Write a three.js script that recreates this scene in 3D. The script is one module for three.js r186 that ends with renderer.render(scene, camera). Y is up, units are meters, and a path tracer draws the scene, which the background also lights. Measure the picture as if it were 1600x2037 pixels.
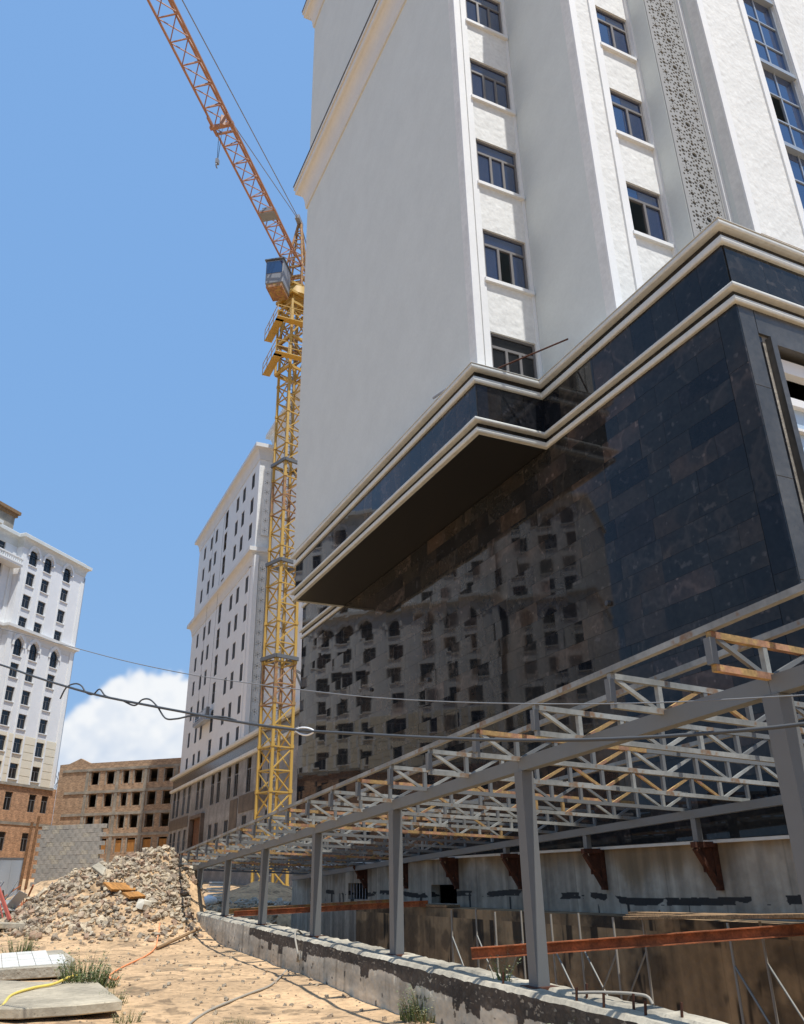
import * as THREE from 'three';
import { mergeGeometries } from 'three/addons/utils/BufferGeometryUtils.js';
import { RoundedBoxGeometry } from 'three/addons/geometries/RoundedBoxGeometry.js';

// ---------- camera, sky, sun, exposure ----------
const V = (x, y, z) => new THREE.Vector3(x, y, z);
const D2R = Math.PI / 180;
const scene = new THREE.Scene();
const camera = new THREE.PerspectiveCamera(64.303, 804 / 1024, 0.1, 3000);
camera.rotation.order = 'YXZ';
camera.rotation.set(24.198 * D2R, -25.508 * D2R, -1.095 * D2R);
camera.position.set(0, 1.6, 0);
camera.updateMatrixWorld(true);
const renderer = new THREE.WebGLRenderer({ antialias: true });
renderer.toneMapping = THREE.LinearToneMapping;
const EXPOSURE = 1.3;
renderer.toneMappingExposure = EXPOSURE;
renderer.shadowMap.enabled = true;

// seeded randomness and noise
let seed = 12345;
function rnd() { seed |= 0; seed = seed + 0x6D2B79F5 | 0; let t = Math.imul(seed ^ seed >>> 15, 1 | seed); t = t + Math.imul(t ^ t >>> 7, 61 | t) ^ t; return ((t ^ t >>> 14) >>> 0) / 4294967296; }
const rr = (a, b) => a + (b - a) * rnd();
function hash(x, y, s = 0) { let h = Math.imul(x, 374761393) + Math.imul(y, 668265263) + Math.imul(s, 1442695041) | 0; h = Math.imul(h ^ h >>> 13, 1274126177); return ((h ^ h >>> 16) >>> 0) / 4294967296; }
function vnoise(x, y, s = 0, per = 0) {
  const xi = Math.floor(x), yi = Math.floor(y), fx = x - xi, fy = y - yi, u = fx * fx * (3 - 2 * fx), v = fy * fy * (3 - 2 * fy);
  const w = per ? (a => ((a % per) + per) % per) : (a => a);
  const a = hash(w(xi), w(yi), s), b = hash(w(xi + 1), w(yi), s), c = hash(w(xi), w(yi + 1), s), d = hash(w(xi + 1), w(yi + 1), s);
  return a + (b - a) * u + (c - a) * v + (a - b - c + d) * u * v;
}
function fbm(x, y, s = 0, oct = 4, per = 0) { let t = 0, a = .5, n = 0; for (let i = 0; i < oct; i++) { t += a * vnoise(x, y, s + i * 17, per); n += a; x *= 2; y *= 2; per *= 2; a *= .5; } return t / n; }
const clamp = (x, a = 0, b = 1) => Math.min(b, Math.max(a, x));
const sstep = (a, b, x) => { const t = clamp((x - a) / (b - a)); return t * t * (3 - 2 * t); };
const lerp = (a, b, t) => a + (b - a) * t;

// computed sky: clear blue air with low cumulus towards the horizon
const SUN_AZ = 8 * D2R, SUN_EL = 70 * D2R;           // azimuth from +Z towards +X
const sunDir = V(Math.sin(SUN_AZ) * Math.cos(SUN_EL), Math.sin(SUN_EL), Math.cos(SUN_AZ) * Math.cos(SUN_EL));
{
  const W = 2048, H = 1024, data = new Float32Array(W * H * 4);
  // puffs of the cumulus bank: [azimuth from -Z towards +X, elevation, radius] in degrees
  const puffs = [[7.4, 10.9, 2.2], [9.3, 10.7, 2.1], [6.3, 11.2, 1.35], [10.8, 10.4, 2.2], [5.6, 9.4, 2.0], [4.2, 8.8, 1.7], [3.3, 8.2, 1.45], [2.6, 7.2, 1.6], [8.5, 8.2, 3.2], [12.5, 9.6, 2.6], [15, 8.4, 2.8], [18, 7.2, 2.6], [5, 6.6, 3.2], [1.2, 5.6, 1.9], [11, 6.5, 3.5], [-1, 4.6, 2.0]];
  for (let j = 0; j < H; j++) {
    const el = ((j + .5) / H - .5) * 180, e = Math.max(el, 0);
    const t = Math.pow(clamp(1 - e / 90), 1.0);
    const h = Math.exp(-e / 9), h2 = Math.exp(-e / 26);
    let base = [lerp(.195, .250, h2) + .14 * h, lerp(.392, .462, h2) + .13 * h, lerp(.755, .785, h2) + .05 * h];
    if (el < 0) base = [.34, .30, .25];
    for (let i = 0; i < W; i++) {
      const phi = ((i + .5) / W - .5) * 2 * Math.PI;          // u = atan2(z, x)
      let psi = Math.atan2(Math.cos(phi), -Math.sin(phi)) / D2R; // from -Z towards +X
      const ce = Math.cos(el * D2R), sa = Math.acos(clamp(Math.cos(phi) * ce * sunDir.x + Math.sin(el * D2R) * sunDir.y + Math.sin(phi) * ce * sunDir.z, -1, 1)) / D2R, au = el > 0 ? .75 * Math.exp(-sa / 13) : 0;  // haze round the sun
      let c = [base[0] + au, base[1] + au * .97, base[2] + au * .9];
      let cov = 0, lit = 0;
      if (el > 0 && el < 24) {
        let d = -9;
        const n = fbm(psi * .9, el * .9, 3, 5), n2 = fbm(psi * 2.6, el * 2.6, 9, 4);
        if (psi > -8 && psi < 26) {
          for (const p of puffs) d = Math.max(d, 1 - Math.hypot((psi - p[0]), (el - p[1]) * 1.05) / p[2]);
          d += (n - .5) * .55 + (n2 - .5) * .3;
        } else {
          const big = fbm(psi / 16 + 50, el / 9, 21, 3);
          d = (big - .56) * 5 + (n - .5) * .8 + (n2 - .5) * .3 - Math.abs(el - 6) / 7;
        }
        cov = sstep(-.03, .20, d);
        lit = clamp(.62 + .5 * (n2 - .5) + .9 * (n - .5) + sstep(6.5, 11.5, el) * .34);
      }
      const o = (j * W + i) * 4;
      const cw = [lerp(.52, .93, lit), lerp(.63, .95, lit), lerp(.80, .97, lit)];
      for (let k = 0; k < 3; k++) data[o + k] = lerp(c[k], cw[k], cov * lerp(.72, .97, sstep(3, 9, el))) / EXPOSURE;
      data[o + 3] = 1;
    }
  }
  const sky = new THREE.DataTexture(data, W, H, THREE.RGBAFormat, THREE.FloatType);
  sky.mapping = THREE.EquirectangularReflectionMapping; sky.magFilter = THREE.LinearFilter; sky.minFilter = THREE.LinearFilter; sky.needsUpdate = true;
  scene.background = sky; scene.environment = sky;
}
const sun = new THREE.DirectionalLight(new THREE.Color(1, .975, .93), 4.3);
sun.position.copy(sunDir).multiplyScalar(200).add(V(5, 0, -50)); sun.target.position.set(5, 0, -50);
sun.castShadow = true; sun.shadow.mapSize.set(4096, 4096); sun.shadow.bias = -.0005;
Object.assign(sun.shadow.camera, { left: -90, right: 90, top: 90, bottom: -90, near: 10, far: 400 });
scene.add(sun, sun.target);

// ---------- helpers ----------
// a pixel of the photograph (1600 x 2037) gives a direction; the distance comes from the surface it lies on
const FPX = 1620.38;
function ray(px, py) { return V((px - 800) / FPX, -(py - 1018.5) / FPX, -1).applyQuaternion(camera.quaternion).normalize(); }
const onY = (px, py, y) => { const d = ray(px, py); return V(0, 1.6, 0).addScaledVector(d, (y - 1.6) / d.y); };
const onX = (px, py, x) => { const d = ray(px, py); return V(0, 1.6, 0).addScaledVector(d, x / d.x); };
function onGround(px, py) { const d = ray(px, py); let t = 4; for (; t < 70; t += .04) if (1.6 + d.y * t < groundY(d.x * t, d.z * t)) break; return V(d.x * t, groundY(d.x * t, d.z * t), d.z * t); }

const taken = {};
function numbered(n) { const k = taken[n] = (taken[n] ?? -1) + 1; return k ? `${n}_${String(k).padStart(3, '0')}` : n; }
function fin(o) { o.castShadow = true; o.receiveShadow = true; return o; }
function tag(o, label, category, group, kind) { Object.assign(o.userData, { label, category }); if (group) o.userData.group = group; if (kind) o.userData.kind = kind; return o; }
function thing(name, label, category, pos = [0, 0, 0], group) { const g = new THREE.Group(); g.name = numbered(name); g.position.set(...pos); scene.add(g); return tag(g, label, category, group); }
function solo(name, geo, mat, label, category, group) { const m = fin(new THREE.Mesh(geo, mat)); m.name = numbered(name); scene.add(m); return tag(m, label, category, group); }
function struct(name, geo, mat) { const m = fin(new THREE.Mesh(geo, mat)); m.name = numbered(name); m.userData.kind = 'structure'; scene.add(m); return m; }
function part(name, geo, mat, parent, label) { const m = fin(new THREE.Mesh(Array.isArray(geo) ? merge(geo) : geo, mat)); m.name = name; if (label) m.userData.label = label; parent.add(m); return m; }
function merge(list) { return mergeGeometries(list.map(g => { g = g.index ? g.toNonIndexed() : g; for (const k of Object.keys(g.attributes)) if (!['position', 'normal', 'uv'].includes(k)) g.deleteAttribute(k); return g; })); }
function boxUV(g, ou = 0, ov = 0) {                     // uv in metres, by the way each face points
  if (g.index) g = g.toNonIndexed();
  const p = g.attributes.position, n = g.attributes.normal, uv = new Float32Array(p.count * 2);
  for (let i = 0; i < p.count; i++) {
    const ax = Math.abs(n.getX(i)), ay = Math.abs(n.getY(i)), az = Math.abs(n.getZ(i));
    let u, v; if (ay > ax && ay > az) { u = p.getX(i); v = p.getZ(i); } else if (ax > az) { u = p.getZ(i); v = p.getY(i); } else { u = p.getX(i); v = p.getY(i); }
    uv[2 * i] = u + ou; uv[2 * i + 1] = v + ov;
  }
  g.setAttribute('uv', new THREE.BufferAttribute(uv, 2)); return g;
}
function box(x0, x1, y0, y1, z0, z1) { const g = new THREE.BoxGeometry(x1 - x0, y1 - y0, z1 - z0); g.translate((x0 + x1) / 2, (y0 + y1) / 2, (z0 + z1) / 2); return boxUV(g); }
function rbox(w, h, d, r = .01, s = 1) { return boxUV(new RoundedBoxGeometry(w, h, d, s, r)); }
function bar(p, q, w, h = w) {                          // a square bar from p to q
  const d = q.clone().sub(p), L = d.length(), g = boxUV(new THREE.BoxGeometry(w, h, L));
  const up = Math.abs(d.y) > .98 * L ? V(1, 0, 0) : V(0, 1, 0);
  const m = new THREE.Matrix4().lookAt(q, p, up); m.setPosition(p.clone().add(q).multiplyScalar(.5)); return g.applyMatrix4(m);
}
function rod(p, q, r, n = 7) { const d = q.clone().sub(p), g = new THREE.CylinderGeometry(r, r, d.length(), n, 1); g.applyMatrix4(new THREE.Matrix4().compose(p.clone().add(q).multiplyScalar(.5), new THREE.Quaternion().setFromUnitVectors(V(0, 1, 0), d.clone().normalize()), V(1, 1, 1))); return g; }
function tube(pts, r, seg = pts.length * 8, rad = 6) { return new THREE.TubeGeometry(new THREE.CatmullRomCurve3(pts), seg, r, rad); }
// a moulding: profile [[out, up]...] swept along a level path in x, z; out is to the right of travel
function sweep(profile, path, y0) {
  const n = path.length, out = [];
  const dirs = []; for (let i = 0; i < n - 1; i++) { const dx = path[i + 1][0] - path[i][0], dz = path[i + 1][1] - path[i][1], l = Math.hypot(dx, dz); dirs.push([dx / l, dz / l]); }
  const nor = dirs.map(d => [-d[1], d[0]]);
  const off = path.map((p, i) => { const a = nor[Math.max(0, i - 1)], b = nor[Math.min(n - 2, i)]; const k = 1 + a[0] * b[0] + a[1] * b[1]; return k < 1e-6 ? a : [(a[0] + b[0]) / k, (a[1] + b[1]) / k]; });
  const pt = (i, k) => [path[i][0] + off[i][0] * profile[k][0], y0 + profile[k][1], path[i][1] + off[i][1] * profile[k][0]];
  const pos = [];
  const m = profile.length;
  for (let i = 0; i < n - 1; i++) for (let k = 0; k < m; k++) { const k2 = (k + 1) % m, a = pt(i, k), b = pt(i + 1, k), c = pt(i + 1, k2), d = pt(i, k2); pos.push(...a, ...c, ...b, ...a, ...d, ...c); }
  const sh = THREE.ShapeUtils.triangulateShape(profile.map(p => new THREE.Vector2(p[0], p[1])), []);
  for (const [a, b, c] of sh) { pos.push(...pt(0, a), ...pt(0, b), ...pt(0, c)); pos.push(...pt(n - 1, a), ...pt(n - 1, c), ...pt(n - 1, b)); }
  const g = new THREE.BufferGeometry(); g.setAttribute('position', new THREE.Float32BufferAttribute(pos, 3)); g.computeVertexNormals(); return boxUV(g);
}
// a facade frame: u runs to the right seen from outside, y up, d outwards
function facade(ox, oz, nx, nz) {
  const m = new THREE.Matrix4().makeBasis(V(nz, 0, -nx), V(0, 1, 0), V(nx, 0, nz)); m.setPosition(ox, 0, oz);
  const q = new THREE.Quaternion().setFromRotationMatrix(m);
  return { m, q, at: (u, y, d = 0) => V(u, y, d).applyMatrix4(m), put: g => g.applyMatrix4(m), box: (u0, u1, y0, y1, d0, d1) => box(u0, u1, y0, y1, d0, d1).applyMatrix4(m) };
}
function archPath(s, u, y, w, h) { const a = w / 2, k = h - w * .62; s.moveTo(u - a, y); s.lineTo(u + a, y); s.lineTo(u + a, y + k); s.quadraticCurveTo(u + a, y + k + w * .36, u, y + h); s.quadraticCurveTo(u - a, y + k + w * .36, u - a, y + k); s.lineTo(u - a, y); return s; }
// wall slab with openings [u, sill, w, h, arched]
function panel(u0, u1, y0, y1, holes, thick = .3) {
  const s = new THREE.Shape(); s.moveTo(u0, y0); s.lineTo(u1, y0); s.lineTo(u1, y1); s.lineTo(u0, y1); s.lineTo(u0, y0);
  for (const [u, y, w, h, arch] of holes) { const p = new THREE.Path(); if (arch) archPath(p, u, y, w, h); else { p.moveTo(u - w / 2, y); p.lineTo(u + w / 2, y); p.lineTo(u + w / 2, y + h); p.lineTo(u - w / 2, y + h); p.lineTo(u - w / 2, y); } s.holes.push(p); }
  const g = new THREE.ExtrudeGeometry(s, { depth: thick, bevelEnabled: false, curveSegments: 5 }); g.translate(0, 0, -thick); return boxUV(g);
}

// ---------- textures and materials ----------
function tex(n, m, fn, size, srgb = true) {
  const d = new Uint8Array(n * m * 4); for (let j = 0; j < m; j++) for (let i = 0; i < n; i++) { const c = fn(i / n, j / m), o = (j * n + i) * 4; d[o] = clamp(c[0]) * 255; d[o + 1] = clamp(c[1]) * 255; d[o + 2] = clamp(c[2]) * 255; d[o + 3] = 255; }
  const t = new THREE.DataTexture(d, n, m); t.wrapS = t.wrapT = THREE.RepeatWrapping; t.magFilter = THREE.LinearFilter; t.minFilter = THREE.LinearMipmapLinearFilter; t.generateMipmaps = true; if (srgb) t.colorSpace = THREE.SRGBColorSpace; t.repeat.set(1 / size[0], 1 / size[1]); t.needsUpdate = true; return t;
}
const toS = v => Math.pow(clamp(v), 1 / 2.2);
const lin = (r, g, b) => new THREE.Color().setRGB(r, g, b);
const grey = f => [f, f, f];
const std = o => new THREE.MeshStandardMaterial({ roughness: .9, metalness: 0, ...o });
const phy = o => new THREE.MeshPhysicalMaterial({ roughness: .9, metalness: 0, ...o });

const T = {};
T.plaster = tex(512, 512, (u, v) => { const n = fbm(u * 6, v * 6, 1, 5, 6), f = fbm(u * 60, v * 60, 5, 3, 60); return grey(.94 + (n - .5) * .035 + (f - .5) * .03); }, [4, 4]);
T.plasterB = tex(512, 512, (u, v) => grey(.5 + (fbm(u * 50, v * 50, 8, 4, 50) - .5) * .9), [2, 2], false);
T.stone = tex(512, 512, (u, v) => { const n = fbm(u * 5, v * 5, 31, 5, 5), f = fbm(u * 26, v * 26, 35, 4, 26); const ve = 1 - Math.abs(fbm(u * 7, v * 7, 44, 4, 7) - .5) * 14; const k = .94 + (n - .5) * .08 + (f - .5) * .08 - clamp(ve) * .02; return [k, k * .997, k * .985]; }, [2.2, 2.2]);
T.stoneB = tex(512, 512, (u, v) => grey(.5 + (fbm(u * 16, v * 16, 38, 5, 16) - .5) * 1.5), [2.2, 2.2], false);
T.granite = tex(1024, 1024, (u, v) => {
  const n = fbm(u * 5, v * 5, 51, 5, 5), b = fbm(u * 12, v * 12, 57, 4, 12), f = fbm(u * 90, v * 90, 61, 2, 90);
  const ve = clamp(1 - Math.abs(fbm(u * 6, v * 6, 66, 5, 6) - .5) * 26), wh = clamp((fbm(u * 48, v * 48, 71, 3, 48) - .72) * 8);
  const br = sstep(.42, .68, n), k = .040 + (f - .5) * .025 + (b - .5) * .030;
  return [toS(k * (.82 + br * .75) + ve * .038 + wh * .076), toS(k * (.86 + br * .42) + ve * .032 + wh * .068), toS(k * (.86 + br * .18) + ve * .028 + wh * .063)];
}, [6, 6]);
T.concrete = tex(512, 512, (u, v) => { const n = fbm(u * 4, v * 4, 81, 5, 4), f = fbm(u * 40, v * 40, 85, 4, 40), h = hash(Math.floor(u * 170), Math.floor(v * 170), 2) > .985 ? .12 : 0; const k = .78 + (n - .5) * .35 + (f - .5) * .18 - h; return [k, k * .975, k * .93]; }, [3, 3]);
T.concreteB = tex(512, 512, (u, v) => grey(.5 + (fbm(u * 30, v * 30, 88, 5, 30) - .5) * 1.3), [2, 2], false);
T.sand = tex(1024, 1024, (u, v) => {
  const n = fbm(u * 7, v * 7, 91, 5, 7), f = fbm(u * 60, v * 60, 95, 4, 60), p = hash(Math.floor(u * 256), Math.floor(v * 256), 5);
  const peb = p > .982 ? (p - .982) * 20 : 0, dk = sstep(.60, .72, fbm(u * 18, v * 18, 99, 4, 18));
  const k = 1 + (n - .5) * .34 + (f - .5) * .30 - dk * .22;
  return [.78 * k - peb * .3, .655 * k - peb * .22, .50 * k - peb * .08];
}, [5, 5]);
T.sandB = tex(1024, 1024, (u, v) => { const p = hash(Math.floor(u * 200), Math.floor(v * 200), 7); return grey(.45 + (fbm(u * 24, v * 24, 103, 5, 24) - .5) * 1.1 + (p > .97 ? .3 : 0)); }, [5, 5], false);
T.steel = tex(512, 512, (u, v) => { const n = fbm(u * 5, v * 5, 111, 5, 5), f = fbm(u * 50, v * 50, 114, 3, 50), r = .7 * sstep(.66, .78, fbm(u * 9, v * 9, 118, 5, 9)); const k = .60 + (n - .5) * .22 + (f - .5) * .1; return [lerp(k, .52, r), lerp(k * 1.0, .36, r), lerp(k * .98, .23, r)]; }, [1.6, 1.6]);
T.rust = tex(512, 512, (u, v) => { const n = fbm(u * 8, v * 8, 121, 5, 8), f = fbm(u * 60, v * 60, 124, 3, 60); const k = .9 + (n - .5) * .7 + (f - .5) * .3; return [.66 * k, .39 * k, .24 * k]; }, [1, 1]);
T.rustGold = tex(512, 512, (u, v) => { const n = fbm(u * 9, v * 9, 131, 5, 9), f = fbm(u * 60, v * 60, 134, 3, 60), y = sstep(.5, .65, fbm(u * 6, v * 6, 137, 4, 6)); const k = .9 + (n - .5) * .5 + (f - .5) * .3; return [lerp(.70, .74, y) * k, lerp(.52, .60, y) * k, lerp(.40, .38, y) * k]; }, [1, 1]);
T.brick = tex(512, 512, (u, v) => {
  const rows = 24, cols = 8, r = Math.floor(v * rows), uu = u * cols + (r % 2) * .5, c = Math.floor(uu) % cols, fx = uu - Math.floor(uu), fy = v * rows - r;
  const h = hash(c, r, 9), mortar = fx < .045 || fy < .13, n = fbm(u * 5, v * 5, 141, 4, 5), f = fbm(u * 60, v * 60, 144, 2, 60);
  const k = .86 + (h - .5) * .26 + (n - .5) * .3 + (f - .5) * .2;
  return mortar ? [.66 * (.8 + n * .4), .60 * (.8 + n * .4), .52 * (.8 + n * .4)] : [.73 * k, .59 * k, .475 * k];
}, [2.0, 1.8]);
T.wood = tex(256, 512, (u, v) => { const n = fbm(u * 24, v * 3, 151, 4, 24), f = fbm(u * 80, v * 10, 155, 3, 80); const k = .9 + (n - .5) * .5 + (f - .5) * .25; return [.70 * k, .56 * k, .40 * k]; }, [.6, 2]);

const M = {
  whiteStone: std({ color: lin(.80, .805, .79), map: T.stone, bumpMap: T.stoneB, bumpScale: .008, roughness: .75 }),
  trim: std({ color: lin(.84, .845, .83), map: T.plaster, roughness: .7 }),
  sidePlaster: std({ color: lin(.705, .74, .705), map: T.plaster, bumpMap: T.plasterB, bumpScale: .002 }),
  cornice: std({ color: lin(.72, .72, .70), map: T.plaster, roughness: .8 }),
  limestone: std({ color: lin(.67, .685, .66), map: T.stone, roughness: .62 }),
  limestoneGrey: std({ color: lin(.68, .705, .695), map: T.stone, roughness: .55 }),
  screen: std({ color: lin(.34, .345, .34), map: T.plaster, roughness: .85 }),
  frame: std({ color: lin(.16, .15, .145), roughness: .5 }),
  frameDark: std({ color: lin(.12, .125, .13), roughness: .45 }),
  frameWhite: std({ color: lin(.75, .75, .73), roughness: .5 }),
  frameGrey: std({ color: lin(.36, .40, .44), roughness: .4, metalness: .3 }),
  glass: phy({ color: lin(.010, .028, .085), roughness: .03, ior: 2.3, specularColor: lin(.8, .88, 1) }),
  glassBlue: phy({ color: lin(.012, .03, .09), roughness: .03, ior: 2.6, specularColor: lin(.72, .84, 1) }),
  glassDark: phy({ color: lin(.012, .013, .015), roughness: .08, ior: 1.45 }),
  blind: std({ color: lin(.55, .62, .70), roughness: .6 }),
  blackPanel: std({ color: lin(.014, .014, .015), roughness: .45 }),
  sunlitPierStone: std({ color: lin(.125, .127, .128), map: T.concrete, roughness: .32 }),  // grey front stone, its sunlit brightness put into the base colour
    concrete: std({ color: lin(.47, .45, .41), map: T.concrete, bumpMap: T.concreteB, bumpScale: .012 }),
  concretePale: std({ color: lin(.62, .585, .50), map: T.concrete, bumpMap: T.concreteB, bumpScale: .015 }),
  brick: std({ color: lin(.92, .95, .93), map: T.brick }),
  brickOrange: std({ color: lin(1.0, .90, .80), map: T.brick }),
  cream: std({ color: lin(.80, .73, .58), map: T.plaster }),
  ochre: std({ color: lin(1.0, .74, .36), map: T.wood }),
  steel: std({ color: lin(.80, .80, .76), map: T.steel, roughness: .55, metalness: .15 }),
  steelDark: std({ color: lin(.175, .178, .172), map: T.plaster, roughness: .55, metalness: .15 }),
  beam: std({ color: lin(.20, .21, .205), map: T.plaster, roughness: .5, metalness: .2 }),
  rust: std({ color: lin(1, .95, .88), map: T.rust }),
  rustDark: std({ color: lin(.20, .19, .18), map: T.rust }),
  brownPost: std({ color: lin(.45, .36, .30), map: T.wood }),
  rustGold: std({ color: lin(.85, .85, .85), map: T.rustGold }),
  craneYellow: std({ color: lin(.56, .35, .075), map: T.plaster, roughness: .55 }),
  craneOrange: std({ color: lin(.42, .21, .125), map: T.plaster, roughness: .6 }),
  craneGrey: std({ color: lin(.22, .23, .25), roughness: .6 }),
  wire: std({ color: lin(.05, .055, .06), roughness: .6 }),
  wireGrey: std({ color: lin(.16, .17, .18), roughness: .6 }),
  wood: std({ color: lin(.85, .85, .85), map: T.wood }),
  woodGrey: std({ color: lin(.62, .62, .62), map: T.wood }),
  sand: std({ color: lin(.80, .785, .78), map: T.sand, bumpMap: T.sandB, bumpScale: .045, roughness: 1 }),
  hoseYellow: std({ color: lin(.72, .55, .12), roughness: .5 }),
  hoseOrange: std({ color: lin(.85, .30, .12), roughness: .6 }),
  hosePale: std({ color: lin(.30, .27, .22), roughness: .7 }),
  whiteTile: std({ color: lin(.82, .80, .74), map: T.stone, roughness: .35 }),
  slab: std({ color: lin(.66, .60, .48), map: T.concrete, bumpMap: T.concreteB, bumpScale: .006 }),
  red: std({ color: lin(.42, .10, .07), roughness: .6 }),
  leaf: phy({ color: lin(.14, .18, .045), roughness: .9, transmission: .35, thickness: 0, side: THREE.DoubleSide }),
  leafDry: phy({ color: lin(.22, .19, .08), roughness: .9, transmission: .25, thickness: 0, side: THREE.DoubleSide }),
};

// ---------- terrain ----------
const WA = 5.0, WB = .025;                              // column line of the canopy: x = WA + WB * d, d = -z
const lineX = (a, d) => a + WB * d;
const WALL_END = 25.7;
const pileC = [[1.75, -26.6, 1.3, .28, 1.5], [4.05, -27.6, 2.5, 1.55, 1.5], [2.7, -25.6, 2.4, .75, 1.6], [5.0, -26.2, 1.6, .75, 2.0], [3.5, -24.2, 2.4, .35, 1.4], [5.9, -27.9, 1.3, .5, 1.5]];
const mounds = [[3.2, -43, 2.6, .95], [5.2, -46, 3.2, 1.1], [1.2, -40, 1.8, .25], [12.2, -42.0, 2.3, .75], [10.6, -40, 1.6, .25], [14.5, -41.5, 1.8, .25], [7.5, -37.0, 2.5, .2]];
function groundY(x, z) {
  const d = -z;
  let y = .022 * Math.max(0, d - 8) * (d < 60 ? 1 : 1) - (d > 110 ? .022 * (d - 110) : 0);
  y += (fbm(x * .35 + 9, z * .35, 201, 3) - .5) * .16 + (fbm(x * 1.7, z * 1.7, 205, 3) - .5) * .055;
  for (const [cx, cz, r, h, k] of pileC) { const q = Math.hypot((x - cx), (z - cz)) / r; if (q < 1.6) y += h * Math.exp(-q * q * k) * (1 + (fbm(x * 2.5, z * 2.5, 211, 3) - .5) * .35); }
  for (const [cx, cz, r, h] of mounds) { const q = Math.hypot((x - cx), (z - cz)) / r; if (q < 2) y += h * Math.exp(-q * q * 1.6) * (1 + (fbm(x * 1.4, z * 1.4, 215, 3) - .5) * .3); }
  // the ramp pit between the low wall and the building, closed by a tipped bank
  const inX = sstep(lineX(WA, d) + .12, lineX(WA, d) + .32, x) * (1 - sstep(9.95, 10.4, x));
  if (x > lineX(WA, d) + .1 && x < 10.6 && d < 36) {
    const floor = d < 23 ? -3.2 : lerp(-3.2, 1.05 + (fbm(x, z, 221, 3) - .5) * .5, sstep(23, 34.5, d));
    y = lerp(y, Math.min(y, floor) + (d > 23 ? (fbm(x * 2, z * 2, 223, 4) - .5) * .35 : 0), inX * (1 - sstep(33, 35.5, d)));
  }
  return y;
}
{
  const ax = [], az = [];
  for (let x = -3; x <= 11.001; x += .09) ax.push(x);
  for (let x = 11.4, s = .4; x < 900; x += s, s *= 1.12) ax.push(x);
  for (let x = -3.2, s = .2; x > -900; x -= s, s *= 1.13) ax.unshift(x);
  for (let z = 2; z >= -36; z -= .1) az.push(z);
  for (let z = -36.3, s = .28; z > -1200; z -= s, s *= 1.045) az.push(z);
  for (let z = 2.4, s = .4; z < 900; z += s, s *= 1.2) az.unshift(z);
  const nx = ax.length, nz = az.length, pos = new Float32Array(nx * nz * 3), uv = new Float32Array(nx * nz * 2), idx = [];
  let o = 0; for (const z of az) for (const x of ax) { pos[o * 3] = x; pos[o * 3 + 1] = groundY(x, z); pos[o * 3 + 2] = z; uv[o * 2] = x; uv[o * 2 + 1] = z; o++; }
  for (let j = 0; j < nz - 1; j++) for (let i = 0; i < nx - 1; i++) { const a = j * nx + i; idx.push(a, a + 1, a + nx, a + 1, a + nx + 1, a + nx); }
  const g = new THREE.BufferGeometry(); g.setAttribute('position', new THREE.BufferAttribute(pos, 3)); g.setAttribute('uv', new THREE.BufferAttribute(uv, 2)); g.setIndex(idx); g.computeVertexNormals();
  struct('ground', g, M.sand);
}

// ---------- window builder: frame mesh with panes and sill as children ----------
const winCache = {};
function windowKit(w, h, o) {
  const key = [w, h, o.cols, o.transom, o.arch, o.sill, o.fw, o.open].join();
  if (winCache[key]) return winCache[key];
  const fw = o.fw ?? .06, fd = .06, bars = [], panes = [];
  if (o.arch) {
    const s = archPath(new THREE.Shape(), 0, 0, w, h); const hole = archPath(new THREE.Path(), 0, fw, w - 2 * fw, h - 2 * fw); s.holes.push(hole);
    bars.push(boxUV(new THREE.ExtrudeGeometry(s, { depth: fd, bevelEnabled: false, curveSegments: 5 }).translate(0, 0, -fd)));
    bars.push(box(-.025, .025, fw, h - w * .3, -fd, 0));
    panes.push(boxUV(new THREE.ExtrudeGeometry(archPath(new THREE.Shape(), 0, fw, w - 2 * fw, h - 2 * fw), { depth: .01, bevelEnabled: false, curveSegments: 5 }).translate(0, 0, -.045)));
  } else {
    bars.push(box(-w / 2, -w / 2 + fw, 0, h, -fd, 0), box(w / 2 - fw, w / 2, 0, h, -fd, 0), box(-w / 2 + fw, w / 2 - fw, 0, fw, -fd, 0), box(-w / 2 + fw, w / 2 - fw, h - fw, h, -fd, 0));
    const tr = o.transom ? h * o.transom : h - fw;
    if (o.transom) bars.push(box(-w / 2 + fw, w / 2 - fw, tr - .035, tr + .035, -fd + .004, .004));
    const n = o.cols ?? 2, iw = (w - 2 * fw) / n;
    for (let i = 1; i < n; i++) bars.push(box(-w / 2 + fw + iw * i - .035, -w / 2 + fw + iw * i + .035, fw, tr - (o.transom ? .035 : 0), -fd + .008, .008));
    for (let i = 0; i < n; i++) panes.push(box(-w / 2 + fw + iw * i + .02, -w / 2 + fw + iw * (i + 1) - .02, fw - .01, tr, -.042, -.032));
    if (o.transom) panes.push(box(-w / 2 + fw - .01, w / 2 - fw + .01, tr + .01, h - fw + .01, -.042, -.032));
  }
  const sill = o.sill ? box(-w / 2 - .07, w / 2 + .07, -.10, 0, -.1, (o.depth ?? .2) + o.sill) : null;
  return winCache[key] = { frame: merge(bars), panes, sill };
}
function addWindow(parent, F, u, y, w, h, o) {
  const k = windowKit(w, h, o), depth = o.depth ?? .2;
  const f = part('window', k.frame, o.frame, parent); f.position.copy(F.at(u, y, -depth)); f.quaternion.copy(F.q);
  k.panes.forEach((g, i) => { if (o.open === i || o.noPane) return; part('pane', g, o.glass, f); });
  if (k.sill) part('sill', k.sill, o.sillMat, f);
  return f;
}

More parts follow.
